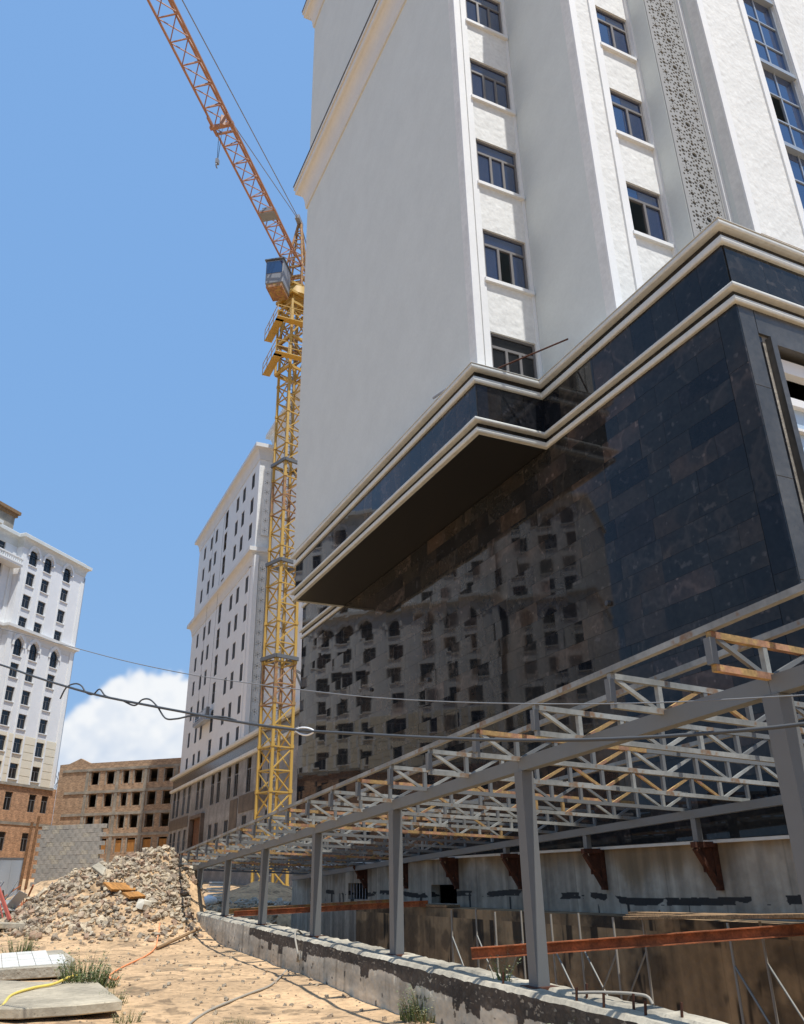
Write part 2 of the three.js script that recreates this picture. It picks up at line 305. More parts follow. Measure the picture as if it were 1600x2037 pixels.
// ---------- main building: white tower on a black stone podium ----------
const GRAN = [];
for (const [r, g, b, rough] of [[1, 1, 1, .022], [.75, .78, .86, .02], [1.3, 1.18, 1.06, .03], [.5, .54, .66, .018], [1.55, 1.34, 1.2, .035], [1.0, .95, .9, .025], [1.9, 1.6, 1.5, .045]]) GRAN.push(phy({ color: lin(r / 1.9, g / 1.9, b / 1.9), map: T.granite, roughness: rough, ior: 1.33, specularIntensity: .95 }));
const pickGran = () => GRAN[[0, 0, 1, 1, 2, 3, 4, 5, 5, 6][Math.floor(rnd() * 10)]];
const main = thing('tower_building', 'white high-rise on a polished black stone podium with a boxed-out overhang', 'building');
{
  const PX = 10, PZ = -7.65, PE = -30.5;                // podium side plane, front plane, far end
  const FS = facade(PX, 0, -1, 0), FO = facade(8.2, 0, -1, 0), FF = facade(0, PZ, 0, 1), FOf = facade(0, -13.25, 0, 1);
  // backing shell of the podium, behind the stone
  part('podium_shell', [box(PX + .05, PX + .35, 2.0, 11.9, PE, PZ - .06), box(PX + .35, 10.62, -1, 11.9, PZ - .36, PZ - .06), box(10.62, 12.6, 9.85, 11.9, PZ - .36, PZ - .06), box(10.62, 12.6, -1, 4.2, PZ - .36, PZ - .06), box(12.6, 26, -1, 11.9, PZ - .36, PZ - .06), box(PX + .35, 26, -1, 11.9, PE, PE + .3), box(25.7, 26, -1, 11.9, PE + .3, PZ - .36)], M.concrete, main);
  part('podium_roof', [box(PX + .05, 26, 11.9, 12.0, PE, PZ - .06), box(8.25, PX + .05, 11.9, 12.0, -25.9, -13.3)], M.concrete, main);
  part('overhang_shell', [box(8.25, 8.4, 10.6, 11.9, -25.9, -13.3), box(8.4, PX + .05, 10.6, 11.9, -13.45, -13.3), box(8.4, PX + .05, 10.6, 11.9, -25.9, -25.75)], M.concrete, main);
  part('overhang_soffit', box(8.24, PX + .04, 10.44, 10.6, -25.9, -13.3), M.blackPanel, main);
  // side wall tiles
  const tiles = [];
  const RH = .418, TL = 1.1; const rows = 20;
  for (let r = 0; r < rows; r++) {
    const y0 = 2.06 + r * RH; let z = -8.08; let first = true;
    while (z > PE + .02) { let L = first ? (r % 2 ? TL : TL * .5) + rr(-.1, .1) : TL * (rnd() < .15 ? .6 : 1); first = false; const z1 = Math.max(PE, z - L); if (z - z1 > .05) tiles.push([z1, z, y0, y0 + RH]); z = z1; }
  }
  for (let y = 2.06; y < 10.4; y += 1.195) tiles.push([-8.075, PZ - .004, y, Math.min(10.42, y + 1.195)]);
  tiles.sort((a, b) => Math.max(b[0], b[1]) - Math.max(a[0], a[1]));
  const rest = [];
  tiles.forEach(([z0, z1, y0, y1], i) => {
    const w = z1 - z0 - .004, h = y1 - y0 - .004, g = new THREE.BoxGeometry(.03, h, w); boxUV(g);
    const g2 = boxUV(g, rnd() * 6, rnd() * 6);
    const ry = (rnd() + rnd() + rnd() - 1.5) * .0045, rz = (rnd() + rnd() + rnd() - 1.5) * .0045;
    if (i < 298) { const m = part('granite_tile', g2, pickGran(), main); m.position.set(PX + .015 + rnd() * .002, (y0 + y1) / 2, (z0 + z1) / 2); m.rotation.set(0, ry, rz); }
    else { g2.applyMatrix4(new THREE.Matrix4().compose(V(PX + .015 + rnd() * .002, (y0 + y1) / 2, (z0 + z1) / 2), new THREE.Quaternion().setFromEuler(new THREE.Euler(0, ry, rz)), V(1, 1, 1))); rest.push([g2, Math.floor(rnd() * 3)]); }
  });
  for (let k = 0; k < 3; k++) { const m = part('granite_tiles_far', rest.filter(r => r[1] === k).map(r => r[0]), [GRAN[0], GRAN[1], GRAN[5]][k], main); m.userData.kind = 'stuff'; }
  // upper stone band: upright slabs between the two mouldings
  function bandRun(F, u0, u1, d, mats, step = .62, tilt = .004) { for (let u = u0; u < u1 - .02; u += step) { const e = Math.min(u1, u + step), g = boxUV(new THREE.BoxGeometry(e - u - .004, .985, .03), rnd() * 6, rnd() * 6); const m = part('band_slab', g, mats(), main); m.position.copy(F.at((u + e) / 2, 11.205, d - .015)); m.quaternion.copy(F.q).multiply(new THREE.Quaternion().setFromEuler(new THREE.Euler((rnd() - .5) * tilt, (rnd() - .5) * tilt, 0))); } }
  bandRun(FS, -13.25, PZ - .002, -.0, pickGran); bandRun(FO, -25.95, -13.252, 0, pickGran); bandRun(FOf, 8.232, PX, 0, () => GRAN[3]); bandRun(FS, PE, -25.95, 0, pickGran);
  bandRun(FF, PX + .032, 20, 0, pickGran, .9, .002);
  // front face of the podium: pier, deep groove, window surround
  let yy = 2.05; for (const h of [1.7, 1.7, 1.7, 1.65, 1.6]) { const g = boxUV(rbox(.36, h - .006, .05, .006), rnd() * 5, rnd() * 5); const m = part('pier_slab', g, M.sunlitPierStone, main); m.position.set(PX + .035 + .18, yy + h / 2, PZ - .025); yy += h; }
  part('window_surround', [FF.box(10.52, 10.62, 4.2, 9.85, -.36, -.2), FF.box(10.6, 10.72, 4.2, 9.87, -.2, .06), FF.box(10.72, 12.5, 9.72, 9.87, -.2, .06), FF.box(12.5, 12.62, 4.2, 9.87, -.2, .06)], M.sunlitPierStone, main);
  part('groove_slab', FF.box(10.43, 10.515, 4.2, 9.9, -.058, -.05), GRAN[3], main);
  part('lintel_slab', FF.box(10.42, 20, 9.93, 10.42, -.06, -.01), M.sunlitPierStone, main);
  const sw = part('shopfront_window', [FF.box(10.72, 12.5, 9.35, 9.62, -.28, -.12), FF.box(10.72, 12.5, 8.7, 8.85, -.28, -.12), FF.box(10.72, 10.78, 4.2, 9.62, -.28, -.14), FF.box(11.6, 11.66, 4.2, 8.7, -.28, -.14), FF.box(10.72, 12.5, 8.22, 8.27, -.27, -.13)], M.frameWhite, main);
  part('pane', FF.box(10.78, 12.5, 4.2, 8.7, -.24, -.22), phy({ color: lin(.42, .52, .62), roughness: .12, ior: 1.6 }), sw);
  // mouldings
  const path = [[26, PE], [PX, PE], [PX, -25.95], [8.2, -25.95], [8.2, -13.25], [PX, -13.25], [PX, PZ], [20, PZ]].slice(1);
  const rail = (o, y, h, r) => { const p = []; const n = 5; p.push([-.045, y]); for (let i = 0; i <= n; i++) { const a = -Math.PI / 2 + Math.PI * i / n; p.push([o - r + Math.cos(a) * r, y + h / 2 + Math.sin(a) * h / 2]); } p.push([-.045, y + h]); return p; };
  for (let i = 0; i < path.length - 1; i++) { }
  part('lower_moulding', [sweep(rail(.075, 0, .125, .025), path, 10.41), sweep(rail(.15, .245, .085, .02), path, 10.41)], M.limestone, main);
  part('gap_shade_fillet', [sweep([[-.045, .125], [.01, .125], [.01, .245], [-.045, .245]], path, 10.41), sweep([[-.045, .15], [.01, .15], [.01, .29], [-.045, .29]], path, 11.70)], GRAN[1], main);  // dark granite strips standing for the shade in the moulding gaps
  part('upper_moulding', [sweep(rail(.08, 0, .15, .03), path, 11.70), sweep(rail(.17, .29, .11, .025), path, 11.70), sweep([[-.35, .40], [.18, .40], [.18, .41], [-.35, .43]], path, 11.70)], M.limestoneGrey, main);
  for (const [px, py] of [[1210, 1200], [853, 1352], [738, 1372]]) { const p = onX(px, py, PX - .02); part('cable_stub', new THREE.CylinderGeometry(.05, .06, .09, 8).rotateZ(Math.PI / 2).translate(p.x, p.y, p.z), M.wire, main); }
  // tower walls
  const Y0 = 12.0, Y1 = 43, SH = 3.17, WH = 1.62, S0 = 11.78;
  const floors = []; for (let k = 0; k < 10; k++) { const s = S0 + k * SH; if (k === 5 || k === 9) continue; floors.push(s); }
  const FG = facade(8.38, 0, -1, 0), F2 = facade(0, -13.4, 0, 1), F5 = facade(0, -10.67, 0, 1), F7 = facade(0, -9.55, 0, 1);
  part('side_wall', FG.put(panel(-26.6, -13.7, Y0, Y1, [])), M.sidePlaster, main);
  const hol = (u, w) => floors.map(s => [u, Math.max(s, Y0 + .02), w, s < Y0 ? WH + s - Y0 - .02 : WH]);
  part('front_wall', F2.put(panel(8.38, 10.2, Y0, Y1, hol(9.44, 1.28))), M.whiteStone, main);
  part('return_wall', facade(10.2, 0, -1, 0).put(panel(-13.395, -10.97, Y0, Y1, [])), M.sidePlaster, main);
  part('front_wall', F5.put(panel(10.2, 12.25, Y0, Y1, hol(11.63, 1.08))), M.whiteStone, main);
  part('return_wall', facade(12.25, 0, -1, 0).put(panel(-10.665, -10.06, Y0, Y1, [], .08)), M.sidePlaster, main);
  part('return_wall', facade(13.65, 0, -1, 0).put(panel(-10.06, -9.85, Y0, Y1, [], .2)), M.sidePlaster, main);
  part('front_wall', F7.put(panel(13.65, 24, Y0, Y1, [[16.37, 12.4, 1.46, 16.6]])), M.whiteStone, main);
  part('roof', [box(8.4, 24, 42.6, 42.9, -26.5, -13.5), box(10.3, 24, 42.6, 42.9, -13.5, -10.9), box(13.8, 24, 42.6, 42.9, -10.9, -9.8)], M.concrete, main);
  part('back_wall', [box(8.4, 24, Y0, 42.6, -26.9, -26.6), box(23.7, 24, Y0, 42.6, -26.6, -9.85)], M.sidePlaster, main);
  // flat trim strips with shadow gaps
  const strip = (F, u0, u1, d) => part('trim_strip', F.box(u0, u1, Y0, 29.2, .0005, d), M.trim, main);
  strip(F2, 8.36, 8.55, .05); strip(F2, 8.60, 8.78, .03); strip(F2, 10.10, 10.195, .02);
  strip(F5, 10.18, 10.38, .05); strip(F5, 10.86, 11.07, .05); strip(F5, 12.19, 12.27, .09);
  strip(F7, 13.63, 13.84, .05); strip(F7, 15.42, 15.63, .05); strip(F7, 17.11, 17.3, .05);
  const st = { cols: 3, transom: .72, sill: .09, depth: .05, frame: M.frame, glass: M.glass, sillMat: M.trim };
  floors.filter(s => s < 30).forEach((s, i) => {
    if (s < Y0) { addWindow(main, F2, 9.44, Y0 + .02, 1.28, WH + s - Y0 - .02, { ...st, sill: 0, glass: M.glassDark }); addWindow(main, F5, 11.63, Y0 + .02, 1.08, WH + s - Y0 - .02, { ...st, cols: 2, sill: 0 }); }
    else { addWindow(main, F2, 9.44, s, 1.28, WH, { ...st, open: i === 1 ? 1 : undefined }); addWindow(main, F5, 11.63, s, 1.08, WH, { ...st, cols: 2, open: i === 1 ? 0 : undefined }); }
  });
  // long glazed strip, two panes wide, three to a floor
  { let k = 0; for (let y = 12.45; y < 28.9; y += 3.17) {
      const g = [F7.box(15.64, 17.10, y - .07, y + .07, -.2, .0), F7.box(15.64, 15.70, y + .07, y + 3.1, -.2, -.08), F7.box(17.04, 17.10, y + .07, y + 3.1, -.2, -.08), F7.box(16.345, 16.395, y + .07, y + 3.1, -.19, -.13)];
      for (const t of [1.06, 2.08]) g.push(F7.box(15.70, 17.04, y + t, y + t + .05, -.185, -.125));
      const f = part('glazed_strip', g, M.frameGrey, main);
      for (let c = 0; c < 2; c++) for (let r = 0; r < 3; r++) { if (k === 2 && c === 0 && r === 1) continue; const p = part('pane', box(-.335, .335, -.49, .49, -.008, .008), M.glassBlue, f); p.position.copy(F7.at(16.02 + c * .70, y + .565 + r * 1.025, -.165)); p.rotation.set((rnd() - .5) * .006, (rnd() - .5) * .006, 0); }
      k++; } }
  // perforated star screen, one panel to every metre
  { const w = .56, h = .515, s = new THREE.Shape(); s.moveTo(-w, -h); s.lineTo(w, -h); s.lineTo(w, h); s.lineTo(-w, h); s.lineTo(-w, -h);
    const poly = (x, y, r, n, rot, k = 1) => { r *= r > .07 ? 1.0 : 1.22; if (Math.abs(x) + r > w - .012 || Math.abs(y) + r > h - .004) return; const p = new THREE.Path(); for (let i = 0; i <= n; i++) { const a = rot + i / n * Math.PI * 2; const q = [x + Math.cos(a) * r * (Math.cos(rot) ** 2 > .5 ? 1 : k), y + Math.sin(a) * r]; i ? p.lineTo(...q) : p.moveTo(...q); } s.holes.push(p); };
    poly(0, 0, .082, 8, Math.PI / 8);
    const ring = (cx, cy, R, n, r, m, ph) => { for (let i = 0; i < n; i++) { const a = ph + i / n * Math.PI * 2; poly(cx + Math.cos(a) * R, cy + Math.sin(a) * R, r, m, a); } };
    ring(0, 0, .125, 10, .021, 3, 0); ring(0, 0, .185, 10, .036, 6, Math.PI / 10); ring(0, 0, .262, 10, .030, 5, 0);
    for (const [x, y] of [[.37, .37], [-.37, .37], [.37, -.37], [-.37, -.37]]) { poly(x, y, .052, 6, .3); ring(x, y, .098, 6, .024, 4, .5); }
    for (const sgn of [-1, 1]) { poly(sgn * .36, 0, .05, 6, 0); poly(sgn * .47, .06, .034, 5, 0); poly(sgn * .47, -.06, .034, 5, 0); poly(sgn * .36, .125, .036, 5, .4); poly(sgn * .36, -.125, .036, 5, .4); poly(sgn * .50, .22, .03, 5, 0); poly(sgn * .50, -.22, .03, 5, 0); poly(sgn * .435, 0, .026, 4, 0); }
    for (const sgn of [-1, 1]) { poly(0, sgn * .36, .046, 6, 0); poly(.11, sgn * .40, .036, 5, 0); poly(-.11, sgn * .40, .036, 5, 0); poly(.17, sgn * .32, .032, 5, 0); poly(-.17, sgn * .32, .032, 5, 0); poly(0, sgn * .455, .034, 5, 0); poly(.22, sgn * .45, .032, 5, 0); poly(-.22, sgn * .45, .032, 5, 0); }
    const g = boxUV(new THREE.ExtrudeGeometry(s, { depth: .04, bevelEnabled: false, curveSegments: 2 }));
    for (let k = 0; k < 17; k++) { const m = part('screen_panel', g, M.screen, main); m.position.set(12.905, 12.71 + k * 1.036 - .3, -10.10); }
    part('screen_frame', [box(12.262, 12.34, Y0, 29.6, -10.12, -10.03), box(13.47, 13.53, Y0, 29.6, -10.12, -10.05)], M.screen, main);
    part('trim_strip', box(13.535, 13.645, Y0, 29.6, -10.1, -9.99), M.trim, main); }
  // deep cornices
  const tp = [[24, -26.9], [8.38, -26.9], [8.38, -13.4], [10.2, -13.4], [10.2, -10.67], [12.25, -10.67], [12.25, -9.95], [13.65, -9.95], [13.65, -9.55], [24, -9.55]];
  const cove = []; cove.push([-.05, 0], [.06, 0], [.06, .12]); for (let i = 0; i <= 6; i++) { const a = i / 6 * Math.PI / 2; cove.push([.08 + .34 * (1 - Math.cos(a)), .16 + .85 * Math.sin(a)]); } cove.push([.46, 1.05], [.46, 1.32], [.52, 1.32], [.52, 1.5], [-.05, 1.62]);
  part('mid_cornice', sweep(cove, tp, 29.25), M.cornice, main); part('mid_cornice_flashing', sweep([[-.02, 0], [.55, -.10], [.55, -.06], [-.02, .04]], tp, 30.88), M.frameDark, main);
  part('top_cornice', sweep(cove, tp, 41.5), M.cornice, main); part('top_cornice_flashing', sweep([[-.02, 0], [.55, -.10], [.55, -.06], [-.02, .04]], tp, 43.13), M.frameDark, main);
}
{ // loose steel rod left on the podium ledge
  const a = onX(996, 740, 9.05), b = onX(1158, 688, 10.02);
  solo('steel_rod', rod(V(8.75, 12.16, -13.12), V(10.1, 12.75, -12.2), .02), M.rustDark, 'thin rusty steel rod leaning across the podium ledge below the lowest tower window', 'rod');
  solo('steel_rod', rod(V(8.12, 12.12, -14.0), V(8.12, 12.35, -15.1), .03), M.craneGrey, 'short dark rod standing up behind the white podium moulding beside the blank side wall', 'rod');
  solo('timber_batten', box(10.95, 13.6, 12.12, 12.2, -7.62, -7.52), M.woodGrey, 'long thin batten lying on the podium ledge above the shopfront', 'batten');
}

// ---------- right tower: two wings in line behind the crane ----------
const coveS = s => { const c = [[-.05, 0], [.06 * s, 0], [.06 * s, .12 * s]]; for (let i = 0; i <= 4; i++) { const a = i / 4 * Math.PI / 2; c.push([.08 * s + .4 * s * (1 - Math.cos(a)), .16 * s + .9 * s * Math.sin(a)]); } c.push([.62 * s, 1.1 * s], [.62 * s, 1.5 * s], [-.05, 1.6 * s]); return c; };
const lattice = (u0, u1, y0, y1) => { // pierced ornamental strip
  const s = new THREE.Shape(); s.moveTo(u0, y0); s.lineTo(u1, y0); s.lineTo(u1, y1); s.lineTo(u0, y1); s.lineTo(u0, y0); const uc = (u0 + u1) / 2, w = u1 - u0;
  const dot = (u, y, r) => { const p = new THREE.Path(); for (let i = 0; i <= 6; i++) { const a = i / 6 * 6.2832; i ? p.lineTo(u + Math.cos(a) * r, y + Math.sin(a) * r) : p.moveTo(u + Math.cos(a) * r, y + Math.sin(a) * r); } s.holes.push(p); };
  for (let y = y0 + .5; y < y1 - .4; y += 1) { dot(uc, y, w * .14); for (let i = 0; i < 6; i++) dot(uc + Math.cos(i * 1.047 + .5) * w * .31, y + Math.sin(i * 1.047 + .5) * w * .31, w * .065); }
  return boxUV(new THREE.ExtrudeGeometry(s, { depth: .06, bevelEnabled: false }));
};
{
  const B = thing('tower_building', 'white unfinished high-rise with small dark windows standing behind the yellow crane mast', 'building');
  const FA = facade(17.9, 0, -1, 0), FE = facade(0, -69.5, 0, 1), FB = facade(19.25, 0, -1, 0), FP = facade(17.75, 0, -1, 0);
  const wallM = std({ color: lin(.78, .795, .79), map: T.plaster });
  const cols = [-93, -89.5, -87, -77.6, -75, -71.6], rowsY = [13.1, 15.8, 18.65, 21.45, 24.2, 26.95, 29.85, 32.35, 35.05, 37.75];
  const holes = []; for (const y of rowsY) for (const u of cols) holes.push([u, y - .8, 1.1, 1.6]);
  const stair = [13.3, 16.1, 18.9, 21.7, 24.5, 27.2, 30, 32.6, 35.3, 37.9]; for (const y of stair) holes.push([-82.3, y - 1.05, 1.25, 2.1]);
  part('wall', FA.put(panel(-96.4, -69.5, 11.9, 40.6, holes, .1)), wallM, B);
  const wo = { cols: 2, depth: .03, frame: M.frameDark, glass: M.glassDark, fw: .05, noPane: true };
  for (const [u, y, w, h] of holes) addWindow(B, FA, u, y, w, h, { ...wo, cols: w > 1.2 ? 1 : 2, transom: h > 2 ? .5 : 0 });
  part('end_wall', FE.put(panel(18.0, 19.25, 11.9, 40.6, [], .3)), M.whiteStone, B);
  for (const [y0, y1] of [[12.3, 28.6], [31.2, 38.4]]) { part('ornament_panel', lattice(18.35, 19.05, y0, y1).translate(0, 0, -69.5 + .12), M.whiteStone, B); part('ornament_backing', box(18.36, 19.04, y0 + .02, y1 - .02, -69.498, -69.47), M.whiteStone, B); }
  part('corner_pilaster', [FA.box(-69.5, -68.9, 12, 29, -.3, .12), FA.box(-70.9, -70.4, 12, 29, 0, .06)], M.trim, B);
  const hb = []; for (const y of rowsY) for (const u of [-66.5, -63.2, -59.8]) hb.push([u, y - .8, 1.1, 1.6]);
  part('wing_wall', FB.put(panel(-69.5, -52, 11.9, 42.4, [], .35)), wallM, B);
  part('wing_end_wall', facade(0, -52, 0, 1).put(panel(19.6, 32, -1, 42.4, [], .3)), M.whiteStone, B);
  part('wing_pilaster', [FB.box(-59.6, -58.3, 12.2, 40, .0, .12), FB.box(-69.3, -68.2, 12.2, 42, 0, .08)], M.trim, B);
  part('roof', [box(18, 32, 40.2, 40.6, -96.2, -69.6), box(19.4, 32, 42, 42.4, -69.6, -52.2)], M.concrete, B);
  part('back_wall', [box(18.2, 32, 0, 40.2, -96.4, -96.1), box(31.7, 32, 0, 40.2, -96.1, -52.3)], wallM, B);
  const tA = [[32, -96.4], [17.9, -96.4], [17.9, -69.5], [19.2, -69.5]], tB = [[22, -69.9], [19.25, -69.9], [19.25, -52], [32, -52]];
  part('roof_cornice', sweep(coveS(1.0), tA, 39.2), M.cornice, B); part('mid_cornice', sweep(coveS(1.0), tA, 28.3), M.cornice, B); part('wing_cornice', sweep(coveS(1.05), tB, 41), M.cornice, B);
  part('parapet_vent', [box(18.5, 18.8, 40.6, 41.4, -84.2, -83.9)], M.frameGrey, B); part('parapet_vent', [box(18.5, 18.7, 40.6, 41.2, -88.8, -88.6)], M.frameGrey, B);
  // podium of the tower: dark band, tall windows, bare lower floors
  const bh = []; for (const u of [-97.3, -95.2, -92, -89.4, -85.3, -83.2, -79.0, -76.6, -72.9, -70.4, -66.5, -63.4, -60.5]) bh.push([u, 8.0, 1.3, 2.7]);
  const gh = []; for (const u of [-97.6, -95.6, -92.9, -90.2]) gh.push([u, 3.6, 1.2, 2.9]); for (const u of [-78.9, -76.5, -73, -70.6, -67.2, -63.8, -60.8]) gh.push([u, 4.6, 1.3, 1.75]);
  const dr = [[-84.0, 2.2, 4.6, 5.1]];
  part('podium_wall', FP.put(panel(-99, -52, -1, 11.0, [...bh, ...gh, ...dr], .12)), std({ color: lin(.40, .41, .43), map: T.concrete }), B);
  for (const [u, y, w, h] of [...bh, ...gh]) addWindow(B, FP, u, y, w, h, { ...wo, transom: h > 2 ? .66 : 0, depth: .04 });
  const brown = std({ color: lin(.20, .165, .135), map: T.concrete }); for (const b of [[-98.9, -89, 6.75, 7.8], [-71.8, -69.4, 4.2, 7.8], [-69.0, -61, 6.6, 7.9]]) part('brown_cladding', FP.box(...b, .003, .05), brown, B);
  part('stair_portal', [FP.box(-86.6, -86.3, 2, 7.5, -.1, .35), FP.box(-81.7, -81.4, 2, 7.5, -.1, .35), FP.box(-86.3, -81.7, 7.2, 7.5, -.1, .35)], std({ color: lin(.22, .17, .14), map: T.concrete }), B);
  part('portal_infill', FP.box(-86.3, -81.7, 2.0, 7.2, -.11, -.06), std({ color: lin(.30, .19, .13), map: T.brick }), B);
  part('podium_band', FP.put(panel(-99, -52, 11.0, 12.15, [], .5)), phy({ color: lin(.11, .09, .075), map: T.concrete, roughness: .25 }), B);
  const tp = [[20, -99], [17.75, -99], [17.75, -52], [20, -52]];
  part('podium_moulding', [sweep([[0, 0], [.3, 0], [.38, .12], [.38, .3], [0, .34]], tp, 12.1), sweep([[0, 0], [.2, 0], [.26, .12], [.26, .28], [0, .3]], tp, 10.75)], M.limestone, B);
  part('podium_roof', box(17.8, 32, 11.7, 12.1, -98.9, -52.3), M.concrete, B);
  part('podium_end_wall', [box(17.8, 32, -1, 11.9, -99, -98.6)], M.concrete, B);
}
{ // work platform hung on the tower wall
  const g = thing('hanging_work_platform', 'blue-grey hanging work platform slung on ropes against the white tower wall', 'platform', [17.4, 16.2, -84.6]);
  part('floor', box(-.3, .3, 0, .08, -2.7, 2.7), M.frameGrey, g);
  const bars = []; for (const x of [-.3, .3]) { for (const y of [.5, 1.05]) bars.push(bar(V(x, y, -2.7), V(x, y, 2.7), .05)); for (let z = -2.7; z <= 2.71; z += .9) bars.push(bar(V(x, .08, z), V(x, 1.08, z), .05)); }
  part('guard_rail', bars, M.frameGrey, g); part('toe_board', [box(-.33, -.30, .08, .35, -2.7, 2.7), box(.3, .33, .08, .35, -2.7, 2.7)], M.craneGrey, g);
  for (const z of [-2.5, 2.5]) { part('hoist', box(-.15, .15, .3, 1.25, z - .2, z + .2), M.frameDark, g); part('rope', rod(V(0, 1.2, z), V(.2, 22.5, z), .012, 5), M.wire, g); }
}

// ---------- left building: long ornate white block on a brick base ----------
const LT = 41.3 * D2R, LDx = Math.sin(LT), LDz = -Math.cos(LT), LNx = Math.cos(LT), LNz = Math.sin(LT);
const LC = [5.9, -114.3];
{
  const B = thing('apartment_building', 'ornate white block with pointed-arch windows above a raw orange brick base', 'building');
  const F = facade(LC[0], LC[1], LNx, LNz);              // u = -t, t metres back from the visible end corner
  const rowsY = [13.75, 16.6, 19.4, 22.2, 25.0, 27.7, 30.7, 33.5, 36.4, 39.15];
  const white = std({ color: lin(.80, .81, .82), map: T.plaster }), wo = { cols: 2, depth: .16, frame: M.frame, glass: M.glassDark, fw: .06, sill: .12, sillMat: M.trim, transom: .68 };
  const sections = [[12.2, 0, 0, [3.5, 7.35, 10.1]], [17.4, 12.2, -.9, [15.2]], [28, 17.4, 0, [19.4, 22.4, 25.6]], [52, 28, 3.2, [30.6, 33.4, 36.2, 40, 43.8, 46.6, 49.4]], [62, 52, 0, [54.6, 57.4, 60]]];
  sections.forEach(([t1, t0, d, ts], si) => {
    const G = facade(LC[0] + LNx * d, LC[1] + LNz * d, LNx, LNz), holes = [];
    rowsY.forEach((y, r) => { for (const t of ts) { const arch = (r === 5 || r === 9) && si !== 1; holes.push([-t, y - .8 - (arch ? .1 : 0), si === 1 ? 2.1 : 1.48, arch ? 2.2 : 1.7, arch]); } });
    const up = holes.filter(h => h[1] > 17.8), low = holes.filter(h => h[1] <= 17.8);
    part('wall', G.put(panel(-t1, -t0, 17.9, 42.0, up, .4)), white, B);
    part('lower_wall', G.put(panel(-t1, -t0, 12.4, 17.9, low, .4)), M.cream, B);
    const bh = []; for (const t of ts) bh.push([-t - (si === 0 && t < 5 ? -.2 : 0), 9.5, 1.25, 2.0], [-t, 5.2, 1.2, 2.0]); if (si === 0) bh.push([-1.1, 9.5, 1.25, 2.0]);
    part('base_wall', G.put(panel(-t1, si === 0 ? .75 : -t0, -1, 12.4, bh, .4)), M.brickOrange, B);
    for (const h of holes) { const lowRow = h[1] <= 17.8; addWindow(B, G, h[0], h[1], h[2], h[3], { ...wo, arch: h[4], cols: si === 1 ? 4 : 2, frame: rnd() < .7 ? M.frameDark : M.frame }); }
    for (const h of bh) addWindow(B, G, h[0], h[1], h[2], h[3], { ...wo, sill: 0, frame: M.frameDark });
    // surrounds, pilasters and cladding joints
    const sur = []; for (const t of ts) { const w = si === 1 ? 1.35 : 1.0; sur.push(G.box(-t - w, -t - w + .22, 12.5, 37.8, .0005, .09), G.box(-t + w - .22, -t + w, 12.5, 37.8, .0005, .09)); }
    for (const t of [t0 + .35, t1 - .35]) sur.push(G.box(-t - .32, -t + .32, 12.5, 39.2, .0005, .14));
    part('pilaster', sur, M.trim, B);
    { const cut = [t0 + .7]; for (const t of ts) cut.push(t - 1.02, t + 1.02); cut.push(t1 - .7); for (let i = 0; i < cut.length; i += 2) if (cut[i + 1] - cut[i] > .25) for (let y = 12.5; y < 17.3; y += .9) part('cladding_panel', G.box(-cut[i + 1], -cut[i], y, y + .83, .0005, .06), M.cream, B); }
    // arched hoods
    const hoods = []; for (const t of ts) if (si !== 1) for (const y of [27.7, 39.15]) { const s = archPath(new THREE.Shape(), -t, y + .2, 2.3, 1.75), hole = archPath(new THREE.Path(), -t, y + .2, 1.75, 1.3); s.holes.push(hole); hoods.push(G.put(boxUV(new THREE.ExtrudeGeometry(s, { depth: .16, bevelEnabled: false, curveSegments: 5 })))); }
    if (hoods.length) part('window_hood', hoods, M.trim, B);
    part('floor_line', [G.box(-t1, si === 0 ? .75 : -t0, 8.0, 8.3, .0005, .06), G.box(-t1, -t0, 12.2, 12.45, .003, .18)], M.concrete, B);
  });
  for (const y of [17, 20, 37.2]) { const G = facade(LC[0] - LNx * .9, LC[1] - LNz * .9, LNx, LNz); const b = part('balcony', [G.box(-17.2, -12.4, y, y + .2, .0, 1.5), G.box(-17.2, -12.4, y + .2, y + .35, 1.2, 1.55), G.box(-17.2, -12.4, y + .95, y + 1.1, 1.2, 1.5)], M.trim, B); const bl = []; for (let u = -17.1; u < -12.4; u += .35) bl.push(G.box(u, u + .14, y + .35, y + .95, 1.28, 1.44)); part('baluster', bl, M.trim, b); }
  part('recess_return', F.box(-12.2, -12.1, 12.4, 42, -1.0, -.401), white, B); part('recess_return', F.box(-17.5, -17.4, 12.4, 42, -1.0, -.401), white, B);
  const W = (t, d) => [LC[0] - LDx * t + LNx * d, LC[1] - LDz * t + LNz * d];
  const pth = [W(62, -12), W(62, 0), W(52, 0), W(52, 3.2), W(28, 3.2), W(28, 0), W(17.4, 0), W(17.4, -.9), W(12.2, -.9), W(12.2, 0), W(0, 0), W(0, -12)];
  part('mid_cornice', sweep(coveS(.85), pth, 28.9), M.cornice, B); part('roof_cornice', sweep(coveS(1), pth, 40.1), M.limestoneGrey, B);
  const G0 = F, cap = facade(W(0, 0)[0], W(0, 0)[1], LDx, LDz);
  part('end_wall', cap.put(panel(.4, 12, -1, 42, [], .4)), white, B);
  part('wing_return', [facade(...W(28, 0), LDx, LDz).put(panel(-3.2, .4, 12.4, 42, [], .3))], white, B);
  part('roof', F.box(-62, -.1, 41.2, 41.5, -12, -1), M.concrete, B); part('back_wall', F.box(-62, 0, -1, 41.5, -12.3, -12), white, B); part('far_end_wall', F.box(-62.3, -62, -1, 41.5, -12.3, 0), white, B);
  part('wing_roof', F.box(-51.8, -28.2, 41.2, 41.5, -.9, 2.8), M.concrete, B);
